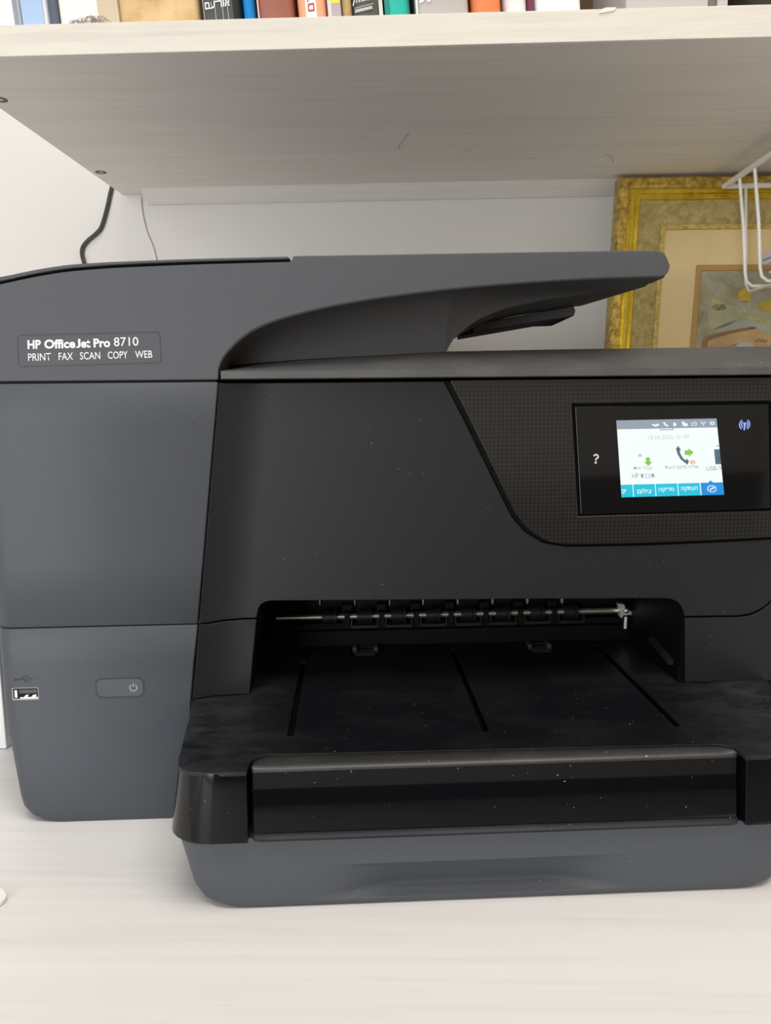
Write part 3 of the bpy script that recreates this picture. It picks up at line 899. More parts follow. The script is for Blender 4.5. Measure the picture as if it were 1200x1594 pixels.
# ---- power button and usb port
pb = [(-0.1895, 0.0783), (-0.1607, 0.0779), (-0.16, 0.0905), (-0.1887, 0.0907)]
px0, px1, pz0, pz1 = pb[0][0], pb[1][0], pb[0][1], pb[3][1]
bm = bmesh.new()
add_panel(bm, rrect(px0, px1, pz0, pz1, 0.0038), lambda a, b: (a, -0.0002, b), (0, 0.0004, 0), holes=[rrect(px0 + 0.0007, px1 - 0.0007, pz0 + 0.0007, pz1 - 0.0007, 0.0034)])
btn = link('power_button', bm, M_LABELLINE, P, smooth=False)
bm = bmesh.new()
add_panel(bm, rrect(px0 + 0.0008, px1 - 0.0008, pz0 + 0.0008, pz1 - 0.0008, 0.0033), lambda a, b: (a, -0.0004, b), (0, 0.0004, 0))
link('button_cap', bm, M_GREY, btn, bevel=0.0002)
pc = [(-0.1672, 0.0845)][0]
fm = lambda a, b: (pc[0] + a, -0.00055, pc[1] + b)
flat('power_symbol', [stroke(arc(0, 0, 0.0021, 125, 415, 18), 0.00055), stroke([(0, 0.0005), (0, 0.0027)], 0.00055)], fm, M_TEXT2, btn)
ub = [(-0.2383, 0.0785), (-0.2229, 0.0786), (-0.2225, 0.0862), (-0.2379, 0.0861)]
ux0, ux1, uz0, uz1 = ub[0][0], ub[1][0], ub[0][1], ub[3][1]
bm = bmesh.new()
add_panel(bm, [(ux0, uz0), (ux1, uz0), (ux1, uz1), (ux0, uz1)], lambda a, b: (a, -0.0002, b), (0, 0.0004, 0),
          holes=[[(ux0 + 0.0006, uz0 + 0.0009), (ux1 - 0.0004, uz0 + 0.0009), (ux1 - 0.0004, uz1 - 0.0004), (ux0 + 0.0006, uz1 - 0.0004)]])
usb = link('usb_port', bm, plain('usb_rim', (0.30, 0.30, 0.29), 0.4, 0.3), P, smooth=False)
box('socket_cavity', ux0 + 0.0004, ux1 - 0.0003, -0.0001, 0.0003, uz0 + 0.0006, uz1 - 0.0002, M_DARK, usb)
box('contact_tongue', ux0 + 0.0042, ux1 - 0.0009, -0.0004, 0.0, uz0 + 0.0042, uz1 - 0.0011, M_GREY, usb)
M_USBMETAL = plain('usb_shell_metal', (0.62, 0.60, 0.54), 0.35, 0.6)
flat('metal_shell', [[(ux0 + 0.0015, uz0 + 0.0016), (ux0 + 0.0030, uz0 + 0.0016), (ux0 + 0.0030, uz1 - 0.0014), (ux0 + 0.0015, uz1 - 0.0014)],
                     [(ux0 + 0.0045, uz0 + 0.0009), (ux1 - 0.0006, uz0 + 0.0009), (ux1 - 0.0006, uz0 + 0.0018), (ux0 + 0.0045, uz0 + 0.0018)],
                     [(ux0 + 0.0068, uz0 + 0.0018), (ux0 + 0.0088, uz0 + 0.0018), (ux0 + 0.0096, uz0 + 0.0034), (ux0 + 0.0078, uz0 + 0.0030)],
                     [(ux0 + 0.0112, uz0 + 0.0018), (ux0 + 0.0136, uz0 + 0.0018), (ux0 + 0.0142, uz0 + 0.0034), (ux0 + 0.0120, uz0 + 0.0030)]],
     lambda a, b: (a, -0.0003, b), M_USBMETAL, usb)
uc = [(-0.2306, 0.0914)][0]
fm2 = lambda a, b: (uc[0] + a, -0.0002, uc[1] + b)
flat('usb_symbol', [stroke([(-0.0050, -0.0002), (0.0050, 0.0003)], 0.0005), stroke([(-0.0022, 0.0), (-0.0008, 0.0017), (0.0014, 0.0018)], 0.0005),
                    stroke([(-0.0006, 0.0), (0.0008, -0.0016), (0.0026, -0.0015)], 0.0005), arc(-0.0052, -0.0002, 0.0009, 0, 330, 10), arc(0.0016, 0.0018, 0.0007, 0, 330, 8)],
     fm2, M_LABELLINE, usb)

# ---- control panel
cpp = [(0.0234, 0.2627), (0.0344, 0.2413), (0.0463, 0.2171), (0.0573, 0.1948), (0.0629, 0.1842), (0.0704, 0.1755), (0.0803, 0.1689), (0.0928, 0.1659), (0.1401, 0.1656), (0.1797, 0.1665), (0.2196, 0.1679)]
cpt = [(0.2135, 0.2639)][0]
Z_T = cpt[1] - 0.0003
cpo = smooth_line(cpp[::1], 3) + [(XRIGHT - 0.002, cpp[-1][1] + 0.0012), (XRIGHT - 0.002, Z_T), (cpp[0][0], Z_T)]
cpo[0] = (cpo[0][0], Z_T - 0.0008)
dsp = [(0.1001, 0.1824), (0.2202, 0.1839), (0.2159, 0.2501), (0.0945, 0.2497)]
cp = front_panel('control_panel', cpo, 0.0045, 0.0040, M_DOTS, P, holes=[dsp], bevel=0.0005)
gb = [(0.0193, 0.2634), (0.2169, 0.2655), (0.2236, 0.1614), (0.0194, 0.1621)]
trim = front_panel('panel_recess', [(p[0], p[1]) for p in cp_outer[::-1][:-1]] + [(cp_outer[0][0], ZTOP)] + [(XRIGHT - 0.002, ZTOP), (XRIGHT - 0.002, rx)] , 0.0090, 0.002, M_DARK, P, bevel=0.0)
dg_ = [(0.1021, 0.1838), (0.2188, 0.1854), (0.2137, 0.2481), (0.0969, 0.2476)]
disp = front_panel('display', dg_, 0.0055, 0.0025, M_DISPLAY, P, bevel=0.0004)
# question mark, wireless icon
M_QW = screen_mat('key_light_white', (0.80, 0.80, 0.78), 0.9)
qc = [(0.1102, 0.2169)][0]
flat('help_symbol', [stroke(arc(0, 0.0011, 0.00135, 160, -20, 8) + [(0.0005, 0.0002), (0.0, -0.0005), (0.0, -0.0011)], 0.00085), rect01_(0.0, -0.0023, 0.00055)],
     lambda a, b: (qc[0] + a, 0.0053, qc[1] + b), M_QW, disp)
wc = [(0.1996, 0.2361)][0]
M_BLUE = screen_mat('key_light_blue', (0.30, 0.42, 1.0), 1.3)
fw = lambda a, b: (wc[0] + a, 0.0053, wc[1] + b)
flat('wireless_symbol', [stroke(arc(0, 0, 0.0019, -55, 55, 8), 0.0005), stroke(arc(0, 0, 0.0019, 125, 235, 8), 0.0005), stroke(arc(0, 0, 0.0031, -58, 58, 8), 0.0005),
                         stroke(arc(0, 0, 0.0031, 122, 238, 8), 0.0005), arc(0, 0.0004, 0.0008, 0, 330, 10), stroke([(0, 0.0), (0, -0.0034)], 0.0007)], fw, M_BLUE, disp)
# lit screen
SQ = [(0.1266, 0.1935), (0.1894, 0.1941), (0.1822, 0.2399), (0.1219, 0.2394)]
sq = quad_map(SQ)
def scr(s, t, k=1):
    a = sq(s, t)
    return (a[0], 0.0054 - 0.00012 * k, a[1])
def rect01(s0, s1, t0, t1):
    return [(s0, t0), (s1, t0), (s1, t1), (s0, t1)]
M_SW = screen_mat('screen_white', (0.93, 1.0, 0.99), 0.96)
M_SG = screen_mat('screen_grey_bar', (0.36, 0.41, 0.50), 0.85)
M_SC = screen_mat('screen_cyan', (0.015, 0.60, 0.80), 0.9)
M_SB = screen_mat('screen_blue', (0.01, 0.30, 0.78), 0.9)
M_ST = screen_mat('screen_text_grey', (0.33, 0.36, 0.38), 0.9)
M_SL = screen_mat('screen_text_pale', (0.62, 0.66, 0.66), 0.9)
M_SGR = screen_mat('screen_green', (0.28, 0.62, 0.08), 0.9)
M_SSL = screen_mat('screen_slate', (0.10, 0.16, 0.22), 0.9)
M_SR = screen_mat('screen_red', (0.85, 0.25, 0.12), 0.9)
flat('lit_screen', [rect01(0, 1, 0, 1)], lambda s, t: scr(s, t, 0.5), M_SW, disp)
flat('screen_bar', [rect01(0, 1, 0.885, 1), rect01(0.425, 0.56, 0.862, 0.873), rect01(0.425, 0.432, 0.87, 0.885), rect01(0.553, 0.56, 0.87, 0.885)], lambda s, t: scr(s, t, 1.5), M_SG, disp)
flat('screen_tab', [rect01(0.0, 0.112, 0, 0.165), rect01(0.120, 0.330, 0, 0.165), rect01(0.338, 0.550, 0, 0.165), rect01(0.558, 0.770, 0, 0.165)], lambda s, t: scr(s, t, 1.5), M_SC, disp)
flat('screen_tab', [[(0.780, 0), (1, 0), (1, 0.165), (0.905, 0.165), (0.88, 0.195), (0.855, 0.165), (0.780, 0.165)]], lambda s, t: scr(s, t, 1.5), M_SB, disp)
def stext(body, s0, s1, t0, t1, mat, bold=0.0):
    text('screen_text', body, lambda s, t: scr(s0 + (s1 - s0) * s, t0 + (t1 - t0) * t, 2.2), mat, disp, bold)
R_ = lambda s: s[::-1]
stext(R_('העתקה'), 0.585, 0.745, 0.055, 0.118, M_SW, 0.012)
stext(R_('סריקה'), 0.365, 0.515, 0.050, 0.112, M_SW, 0.012)
stext(R_('צילום'), 0.155, 0.290, 0.045, 0.108, M_SW, 0.012)
stext(R_('פס'), 0.003, 0.050, 0.045, 0.105, M_SW, 0.012)
stext(R_('שלח פקס כעת'), 0.445, 0.775, 0.345, 0.405, M_ST, 0.0)
stext(R_('קבל את'), 0.135, 0.320, 0.345, 0.405, M_ST, -0.006)
stext('HP ' + R_('תוכנת'), 0.115, 0.335, 0.245, 0.310, M_ST, -0.006)
stext('USB-' + R_('ל'), 0.850, 0.995, 0.325, 0.385, M_ST, 0.0)
stext('18:58:2026 ' + R_('יוני') + ' 09', 0.300, 0.705, 0.745, 0.800, M_SL, -0.006)
ic = lambda s, t: scr(s, t, 2.2)
flat('screen_icon', [stroke([(0.585, 0.620), (0.590, 0.56), (0.615, 0.49), (0.655, 0.440)], 0.028), [(0.565, 0.615), (0.592, 0.655), (0.615, 0.60), (0.590, 0.58)],
                     [(0.640, 0.445), (0.665, 0.485), (0.685, 0.455), (0.665, 0.405)]], ic, M_SSL, disp)
flat('screen_icon', [[(0.650, 0.535), (0.650, 0.595), (0.690, 0.595), (0.690, 0.620), (0.740, 0.568), (0.690, 0.512), (0.690, 0.535)]], ic, M_SGR, disp)
flat('screen_icon', [[(0.262, 0.455), (0.262, 0.515), (0.300, 0.515), (0.300, 0.455), (0.325, 0.455), (0.283, 0.405), (0.240, 0.455)]], ic, M_SGR, disp)
flat('screen_icon', [stroke(arc(0.722, 0.440, 0.022, 0, 345, 14), 0.008), stroke([(0.712, 0.43), (0.722, 0.45), (0.735, 0.44)], 0.008)], ic, M_SR, disp)
flat('screen_icon', [rect01(0.945, 0.9995, 0.405, 0.600), rect01(0.975, 0.990, 0.635, 0.650)], ic, M_SSL, disp)
flat('screen_icon', [rect01(0.19, 0.225, 0.525, 0.56)], ic, M_SL, disp)
wi = []
wi.append(stroke(arc(0.385, 0.955, 0.030, 200, 340, 8), 0.022))
wi.append(stroke([(0.470, 0.965), (0.475, 0.945), (0.490, 0.925), (0.508, 0.915)], 0.018))
wi.append([(0.575, 0.965), (0.592, 0.935), (0.585, 0.912), (0.565, 0.912), (0.558, 0.935)])
wi.append(rect01(0.655, 0.705, 0.910, 0.945)); wi.append(rect01(0.650, 0.675, 0.945, 0.968))
wi.append(stroke([(0.750, 0.955), (0.750, 0.915), (0.790, 0.915), (0.790, 0.955)], 0.008)); wi.append(stroke([(0.765, 0.940), (0.780, 0.965)], 0.008))
wi.append(stroke([(0.862, 0.910), (0.862, 0.955)], 0.007)); wi.append(stroke(arc(0.862, 0.95, 0.020, -50, 50, 5), 0.006)); wi.append(stroke(arc(0.862, 0.95, 0.020, 130, 230, 5), 0.006))
wi.append(stroke(arc(0.952, 0.940, 0.018, 0, 350, 14), 0.012))
flat('screen_icon', wi, ic, M_SW, disp)
flat('screen_icon', [stroke(arc(0.885, 0.083, 0.042, 0, 350, 18), 0.008), stroke([(0.870, 0.060), (0.873, 0.085), (0.900, 0.095)], 0.012), [(0.893, 0.112), (0.912, 0.094), (0.893, 0.075)]], ic, M_SW, disp)

# ------------------------------------------------------------------ small thing and box on the desk
cap = [(-0.2201, 0.3645), (-0.2168, 0.364), (-0.2142, 0.363), (-0.2115, 0.3604), (-0.2095, 0.3574), (-0.2091, 0.3548), (-0.2095, 0.3523), (-0.2108, 0.3492), (-0.2142, 0.3507), (-0.2189, 0.3567), (-0.2207, 0.3618)]
bm = bmesh.new()
add_panel(bm, cap, lambda a, b: (a, b, 0.0003), (0, 0, 0.0022))
tag(link('paper_sticker', bm, M_BOX, None, bevel=0.0005), 'small white rounded scrap lying flat on the desk at the left edge', 'sticker')
box('white_carton', -0.43, -0.3000, 0.528, 0.70, 0.0005, 0.16, M_BOX, None, bevel=0.001)
tag(bpy.data.objects['white_carton'], 'white carton on the desk just left of the printer, a sliver visible', 'box')

# ------------------------------------------------------------------ cable on the wall
cpts = [(x, 0.8822, z) for x, z in [(-0.3274, 0.4926), (-0.3308, 0.4832), (-0.3363, 0.465), (-0.3432, 0.4467), (-0.3495, 0.4393), (-0.3594, 0.4319), (-0.3657, 0.4251), (-0.3676, 0.4175), (-0.3655, 0.4057), (-0.3632, 0.3862), (-0.3621, 0.3581)]]
tag(tube('power_cable', smooth_line(cpts, 5), 0.0021, M_CABLE, None, 8), 'thin dark cable running down the white wall behind the printer', 'cable')
sh = [(x, 0.8835, z) for x, z in [(-0.2979, 0.4775), (-0.2974, 0.4612), (-0.2935, 0.4407), (-0.2872, 0.4234), (-0.2838, 0.4061)]]  # thin ridge in wall paint, shaped to give the wall's faint shadow lines
tag(tube('wall_shadow_line', smooth_line(sh, 5), 0.0009, M_WALL, None, 8), 'faint shadow line on the wall, shaped as a wall-coloured ridge, under the left end of the shelf', 'cord')

# ------------------------------------------------------------------ framed picture leaning on the wall
PYW = 0.845
def pw(px):
    return px
fr = thing('framed_picture', 'gold framed abstract painting leaning on the wall behind the printer', 'picture', (0, 0, 0))
# corner of the frame as seen, with the directions of its two edges
c0 = Vector((0.2148, 0.4769))
ev = Vector((-0.0450, -0.9990)).normalized()      # down the left edge
eu = Vector((0.9990, -0.006)).normalized()        # along the top edge
LEN_U, LEN_V = 0.52, 0.468
def fpt(u, v, d=0.0):
    p = c0 + eu * u + ev * v
    return (p.x, PYW + 0.005 - 0.04 * v - d, p.y)
prof = [(0.0, -0.010), (0.0, 0.008), (0.002, 0.010), (0.009, 0.0105), (0.0115, 0.009), (0.0135, 0.0115), (0.0165, 0.0115), (0.0185, 0.008), (0.0195, 0.008), (0.0205, 0.0095), (0.0220, 0.0095), (0.0235, 0.0065), (0.0465, 0.0040), (0.0470, 0.0050), (0.0515, 0.0050), (0.0520, 0.0025)]
def ring(i0, i1, mat, name):
    bm = bmesh.new()
    for u0, v0, u1, v1, side in ((0, 0, 1, 0, 't'), (0, 0, 0, 1, 'l'), (1, 0, 1, 1, 'r'), (0, 1, 1, 1, 'b')):
        rows = []
        for end in (0, 1):
            row = []
            for w, d in prof[i0:i1 + 1]:
                us = (w, LEN_U - w)
                vs_ = (w, LEN_V - w)
                if side == 't': row.append(fpt(us[end], vs_[0], d))
                if side == 'b': row.append(fpt(us[end], vs_[1], d))
                if side == 'l': row.append(fpt(us[0], vs_[end], d))
                if side == 'r': row.append(fpt(us[1], vs_[end], d))
            base = []
            for w, d in (prof[i1], prof[i0]):
                us = (w, LEN_U - w); vs_ = (w, LEN_V - w)
                dd = -0.010
                if side == 't': base.append(fpt(us[end], vs_[0], dd))
                if side == 'b': base.append(fpt(us[end], vs_[1], dd))
                if side == 'l': base.append(fpt(us[0], vs_[end], dd))
                if side == 'r': base.append(fpt(us[1], vs_[end], dd))
            rows.append(row + base)
        add_loft(bm, rows)
    return link(name, bm, mat, fr, angle=35)
ring(0, 4, M_GOLD, 'outer_moulding')
ring(4, 7, M_GOLDB, 'gilt_bead')
ring(7, 11, M_GOLDB, 'gilt_bead')
ring(11, 12, M_GOLDF, 'flat_moulding')
ring(12, 15, M_GOLDI, 'inner_fillet')
box_m = bmesh.new()
MW = 0.0520
IW = 0.0872      # distance from the outer edge to the picture's own little frame
IV = 0.0877
def rect_uv(u0, v0, u1, v1):
    return [(u0, v0), (u1, v0), (u1, v1), (u0, v1)]
add_panel(box_m, rect_uv(MW - 0.001, MW - 0.001, LEN_U - MW + 0.001, LEN_V - MW + 0.001), lambda u, v: fpt(u, v, 0.0015), (0, 0.004, 0), holes=[rect_uv(IW, IV, LEN_U - IW, LEN_V - IV)])
link('picture_mount', box_m, M_MAT, fr, smooth=False)
bm = bmesh.new()
add_panel(bm, rect_uv(IW, IV, LEN_U - IW, LEN_V - IV), lambda u, v: fpt(u, v, 0.003), (0, 0.005, 0), holes=[rect_uv(IW + 0.0055, IV + 0.0060, LEN_U - IW - 0.0055, LEN_V - IV - 0.0060)])
link('picture_slip', bm, M_FILLET, fr, bevel=0.001)
M_PAINT = mottled('painting_ground', [(0.24, 0.19, 0.07), (0.29, 0.26, 0.15), (0.34, 0.325, 0.23), (0.44, 0.36, 0.14)], (34, 34, 50), 0.6, 0.4)
bm = bmesh.new()
add_panel(bm, rect_uv(IW + 0.005, IV + 0.005, LEN_U - IW - 0.005, LEN_V - IV - 0.005), lambda u, v: fpt(u, v, 0.0008), (0, 0.003, 0))
canvas = link('painted_canvas', bm, M_PAINT, fr, smooth=False)
# paint patches: flat dabs on the canvas
def dab(pts, col, d=0.0012, n=4):
    m = mottled('paint_dab', [tuple(c * 0.8 for c in col), col, tuple(min(1, c * 1.15) for c in col)], (60, 60, 60), 0.55, 0.3)
    loop = smooth_line(list(pts) + [pts[0]], n)[:-1]
    flat('paint_dab', [loop], lambda u, v: fpt(u, v, d), m, canvas, (0, 0.0004, 0))
def uvp(x, z):
    q = Vector((x, z)) - c0
    det = eu.x * ev.y - eu.y * ev.x
    return ((q.x * ev.y - q.y * ev.x) / det, (eu.x * q.y - eu.y * q.x) / det)
dabs = [((0.52, 0.37, 0.05), [(0.3428, 0.3606), (0.3485, 0.3644), (0.3539, 0.363), (0.3563, 0.3558), (0.354, 0.3506), (0.346, 0.3507), (0.3424, 0.3547)]), ((0.38, 0.36, 0.24), [(0.344, 0.3508), (0.3546, 0.3506), (0.3552, 0.3414), (0.3479, 0.3402)]), ((0.45, 0.33, 0.04), [(0.3653, 0.3505), (0.377, 0.3529), (0.3872, 0.3502), (0.3879, 0.3383), (0.3746, 0.3392), (0.3643, 0.3439)]), ((0.38, 0.34, 0.14), [(0.3515, 0.3362), (0.3649, 0.3347), (0.3818, 0.3292), (0.3821, 0.3252), (0.3651, 0.3301), (0.3517, 0.3329)]), ((0.4, 0.34, 0.15), [(0.3158, 0.3551), (0.3254, 0.351), (0.331, 0.3444), (0.3232, 0.3418), (0.3136, 0.3459)]), ((0.36, 0.34, 0.2), [(0.3113, 0.338), (0.3188, 0.3485), (0.3376, 0.3456), (0.3436, 0.3343), (0.332, 0.3259), (0.3161, 0.3234)]), ((0.31, 0.3, 0.21), [(0.3077, 0.3852), (0.3222, 0.3869), (0.3423, 0.3808), (0.3363, 0.3705), (0.3176, 0.3721)]), ((0.33, 0.34, 0.27), [(0.3188, 0.3234), (0.3384, 0.3311), (0.3651, 0.3307), (0.3856, 0.3212), (0.3827, 0.3146), (0.3524, 0.319), (0.3258, 0.3167)])]
for c, p in dabs:
    dab([uvp(*q) for q in p], c)
boat = [((0.24, 0.13, 0.05), [(0.3074, 0.3096), (0.3098, 0.3142), (0.3257, 0.3193), (0.3455, 0.3231), (0.3575, 0.3242), (0.3602, 0.3229), (0.3457, 0.3197), (0.3258, 0.316), (0.314, 0.3115), (0.3117, 0.3035), (0.3063, 0.3036)]), ((0.44, 0.29, 0.13), [(0.3127, 0.3102), (0.3292, 0.316), (0.3523, 0.321), (0.3656, 0.3215), (0.3829, 0.312), (0.3835, 0.302), (0.3601, 0.3023), (0.3431, 0.3071), (0.3265, 0.304), (0.3131, 0.3028)]), ((0.16, 0.09, 0.03), [(0.3535, 0.3239), (0.3588, 0.3249), (0.3629, 0.3235), (0.3576, 0.3222)]), ((0.36, 0.37, 0.34), [(0.3386, 0.3032), (0.3463, 0.3091), (0.3564, 0.3083), (0.3634, 0.3022), (0.3536, 0.299)])]
for i, (c, p) in enumerate(boat):
    dab([uvp(*q) for q in p], c, 0.0016 + 0.0003 * i, 3)
M_SIG = plain('signature_paint', (0.12, 0.07, 0.03), 0.7)
sg = [uvp(*q) for q in [(0.3624, 0.3089), (0.3655, 0.3122), (0.3671, 0.3089), (0.3689, 0.3115), (0.3711, 0.3088), (0.3736, 0.3108)]]
flat('signature', [stroke(sg, 0.0008)], lambda u, v: fpt(u, v, 0.0030), M_SIG, canvas, (0, 0.0003, 0))

# ------------------------------------------------------------------ wire basket hanging under the shelf
bk = thing('wire_basket', 'white coated wire basket hanging under the right of the shelf', 'basket', (0, 0, 0))
RB = 0.0026
BZ = 0.463
bx0, by1 = [(0.3156, 0.83)][0]
bx0 += 0.0015
bx1, by0 = bx0 + 0.30, by1 - 0.24
tube('rim_wire', [(bx0, by0, BZ), (bx0, by1, BZ)], 0.0030, M_WIRE, bk, 8)
tube('rim_wire', [(bx0, by1, BZ), (bx1, by1, BZ)], 0.0026, M_WIRE, bk, 8)
tube('rim_wire', [(bx1, by0, BZ), (bx1, by1, BZ)], 0.0030, M_WIRE, bk, 8)
tube('rim_wire', [(bx0, by0, BZ), (bx1, by0, BZ)], 0.0026, M_WIRE, bk, 8)
for hx in (bx0 + 0.02, bx1 - 0.02):     # screw posts that hold the rim under the board
    tube('hanging_post', [(hx, by0, BZ), (hx, by0, SZ - 0.0002)], 0.0026, M_WIRE, bk, 8)
uw = [(0.3147, 0.7937), (0.3169, 0.7607)]
for yy_ in (uw[0][1], uw[1][1], uw[1][1] - 0.055, uw[1][1] - 0.11):
    zb = 0.360
    path = [(bx0, yy_, BZ), (bx0 + 0.0065, yy_, zb + 0.055), (bx0 + 0.0105, yy_, zb + 0.012), (bx0 + 0.0125, yy_, zb + 0.004), (bx0 + 0.018, yy_, zb), (bx0 + 0.05, yy_, zb), (bx1 - 0.02, yy_, zb), (bx1 - 0.012, yy_, zb + 0.005), (bx1 - 0.008, yy_, zb + 0.02), (bx1, yy_, BZ)]
    tube('basket_wire', path, 0.0016, M_WIRE, bk, 7)
for xx_ in (bx0 + 0.0215, bx0 + 0.10, bx0 + 0.18, bx0 + 0.26):
    path = [(xx_, by1, BZ), (xx_, by1 - 0.008, 0.40), (xx_, by1 - 0.012, 0.366), (xx_, by1 - 0.022, 0.3565), (xx_, by0 + 0.022, 0.3565), (xx_, by0 + 0.01, 0.366), (xx_, by0, BZ)]
    tube('basket_wire', path, 0.0015, M_WIRE, bk, 7)
# things in the basket
yb0 = uw[1][1] - 0.10
for k, (dx, dz, h) in enumerate(((0.028, 0.0, 0.004), (0.024, 0.0045, 0.0035), (0.030, 0.0085, 0.003))):
    z0 = 0.3798 + dz
    b_ = box('paper_stack', bx0 + dx, bx0 + 0.22 + 0.01 * k, yb0 - 0.02, by1 - 0.035 + 0.004 * k, z0, z0 + h, M_PAPER, None, bevel=0.0004)
    tag(b_, ('lowest of the pale lilac-white paper bundles in the wire basket', 'middle pale lilac-white paper bundle in the wire basket', 'topmost pale lilac-white paper bundle in the wire basket')[k], 'paper', 'paper bundles in the wire basket')
M_POUCH = plain('dark_teal_pouch', (0.03, 0.05, 0.06), 0.35)
bm = bmesh.new()
rows = []
for k in range(7):
    t = k / 6
    x = bx0 + 0.036 + 0.17 * t
    w = 0.0105 if 0 < k < 6 else 0.006
    rows.append([(x, (by1 - 0.09) + 0.045 * math.cos(a), 0.3712 + w * 0.75 * math.sin(a)) for a in [2 * math.pi * i / 12 for i in range(12)]])
add_loft(bm, rows)
tag(link('cable_pouch', bm, M_POUCH, None), 'dark teal soft pouch in the wire basket under the papers', 'pouch')
loop = [(bx0 + 0.028 + 0.010 * math.cos(a), uw[1][1] - 0.005 + 0.008 * math.sin(a), 0.3690 + 0.0018 * math.cos(a)) for a in [2 * math.pi * i / 14 for i in range(15)]]
tag(tube('cord_loop', loop, 0.0011, M_WIRE, None, 6), 'small pale cord loop poking out beside the pouch in the basket', 'cord')

# ------------------------------------------------------------------ books on the shelf
BYF = 0.549
ZS = SHT
def book(name, label, x0, x1, h, depth, lean, cols, mat_r=0.5, y=BYF, spine=None, cat='book', pages=True, bumpy=None):
    """x0..x1 at its foot; leans to the left by lean degrees about its left foot"""
    t = thing(name, label, cat, (x0, y, ZS + 0.0003), 0, 'books on the shelf')
    t.rotation_euler = (0, -math.radians(lean), 0)
    w = (x1 - x0) * math.cos(math.radians(lean))
    m = bumpy or plain(name + '_cover', cols[0], mat_r)
    c = min(0.0022, w * 0.18)
    bm = bmesh.new()
    r = min(w / 2, 0.004)
    rows = []
    for z in (0.0, h):
        row = [(0, depth, z), (0, r, z), (r * 0.35, r * 0.3, z), (r, 0, z), (w - r, 0, z), (w - r * 0.35, r * 0.3, z), (w, r, z), (w, depth, z), (w - c, depth, z), (w - c, 0.006, z), (c, 0.006, z), (c, depth, z)]
        rows.append(row)
    add_loft(bm, rows)
    link('cover', bm, m, t, angle=50)
    if pages:
        box('pages', c * 1.01, w - c * 1.01, 0.0062, depth - 0.003, 0.002, h - 0.003, MATS['book_pages'], t)
    return t, w

plain('book_pages', (0.74, 0.68, 0.56), 0.9)
def bx(*px):
    return px
BKX = [-0.2836, -0.2605, -0.2596, -0.2407, -0.2404, -0.2339, -0.2337, -0.1935, -0.1927, -0.1387, -0.1368, -0.1108, -0.1097, -0.1018, -0.1005, -0.0762, -0.0732, -0.0549, -0.0538, -0.0443, -0.0438, -0.0375, -0.0371, -0.0167, -0.0163, 0.0002, 0.0044, 0.0393, 0.0418, 0.0603, 0.0632, 0.0774, 0.0778, 0.082, 0.0828, 0.1124]
def strip(t, x0, x1, z0, z1, mat, name='spine_band', y=-0.0004):
    return flat(name, [[(x0, z0), (x1, z0), (x1, z1), (x0, z1)]], lambda a, b: (a, y, b), mat, t, (0, 0.0006, 0))
LEAN = 4.5
t, w = book('pale_book', 'pale ice-blue book with a grey right edge, leftmost on the shelf', BKX[0], BKX[1], 0.21, 0.15, LEAN, [(0.72, 0.78, 0.80)])
strip(t, w * 0.88, w - 0.0005, 0.0, 0.21, plain('book_grey_edge', (0.25, 0.27, 0.32), 0.5))
t, w = book('blue_book', 'sky-blue book with white spine borders on the shelf', BKX[2], BKX[3], 0.20, 0.14, LEAN, [(0.80, 0.83, 0.88)])
strip(t, w * 0.12, w * 0.86, 0.0, 0.20, plain('book_sky_blue', (0.36, 0.50, 0.72), 0.5))
book('slate_book', 'thin dark slate-grey book between the sky-blue and the cream book', BKX[4], BKX[5], 0.20, 0.14, LEAN, [(0.09, 0.11, 0.15)])
t, w = book('cream_book', 'thick cream-white book with a beige right edge and lint at its foot', BKX[6], BKX[7], 0.22, 0.16, 4.5, [(0.86, 0.84, 0.76)])
strip(t, w * 0.68, w - 0.0015, 0.0, 0.22, plain('book_beige_edge', (0.58, 0.48, 0.34), 0.6))
book('tan_book', 'thick worn tan leather book, widest on the shelf', BKX[8], BKX[9], 0.23, 0.16, 4.5, [(0.6, 0.4, 0.2)], bumpy=mottled('worn_tan_leather', [(0.42, 0.26, 0.10), (0.62, 0.42, 0.19), (0.70, 0.50, 0.26)], (50, 50, 50), 0.6, 0.3))
t, w = book('black_book', 'black book with white Hebrew lettering on its spine', BKX[10], BKX[11], 0.20, 0.14, LEAN, [(0.012, 0.012, 0.013)], mat_r=0.35)
strip(t, 0.0012, w * 0.80, 0.0, 0.20, plain('book_charcoal_spine', (0.055, 0.052, 0.050), 0.4))
for fx in (0.04, 0.34, 0.53, 0.66):
    strip(t, w * fx, w * fx + 0.0005, 0.0, 0.20, M_TEXT2, 'crease', -0.0007)
text('lettering', R_('אור־עם'), lambda s, q: (w * (0.10 + 0.64 * s), -0.0010, 0.0094 + 0.0043 * q + 0.0008 * s), M_TEXT, t, bold=0.02)
book('bright_blue_book', 'thin bright blue book beside the black one', BKX[12], BKX[13], 0.19, 0.14, 4.5, [(0.01, 0.24, 0.62)], mat_r=0.25)
t, w = book('maroon_book', 'brownish-red leather book on the shelf', BKX[14], BKX[15], 0.21, 0.15, 4.5, [(0.30, 0.10, 0.065)], mat_r=0.4)
strip(t, 0.0008, 0.0018, 0.0, 0.21, plain('book_pink_edge', (0.70, 0.50, 0.42), 0.5))
t, w = book('salmon_book', 'salmon-orange book with a white label strip and red lettering', BKX[16], BKX[17], 0.20, 0.14, 4.5, [(0.80, 0.36, 0.20)])
strip(t, w * 0.30, w * 0.68, 0.0, 0.20, M_BOX)
M_RED = plain('dark_red_print', (0.40, 0.05, 0.04), 0.6)
text('lettering', R_('גרם'), lambda s, q: (w * (0.62 - 0.24 * q), -0.0009, 0.0062 + 0.014 * (s)), M_RED, t, bold=0.01)
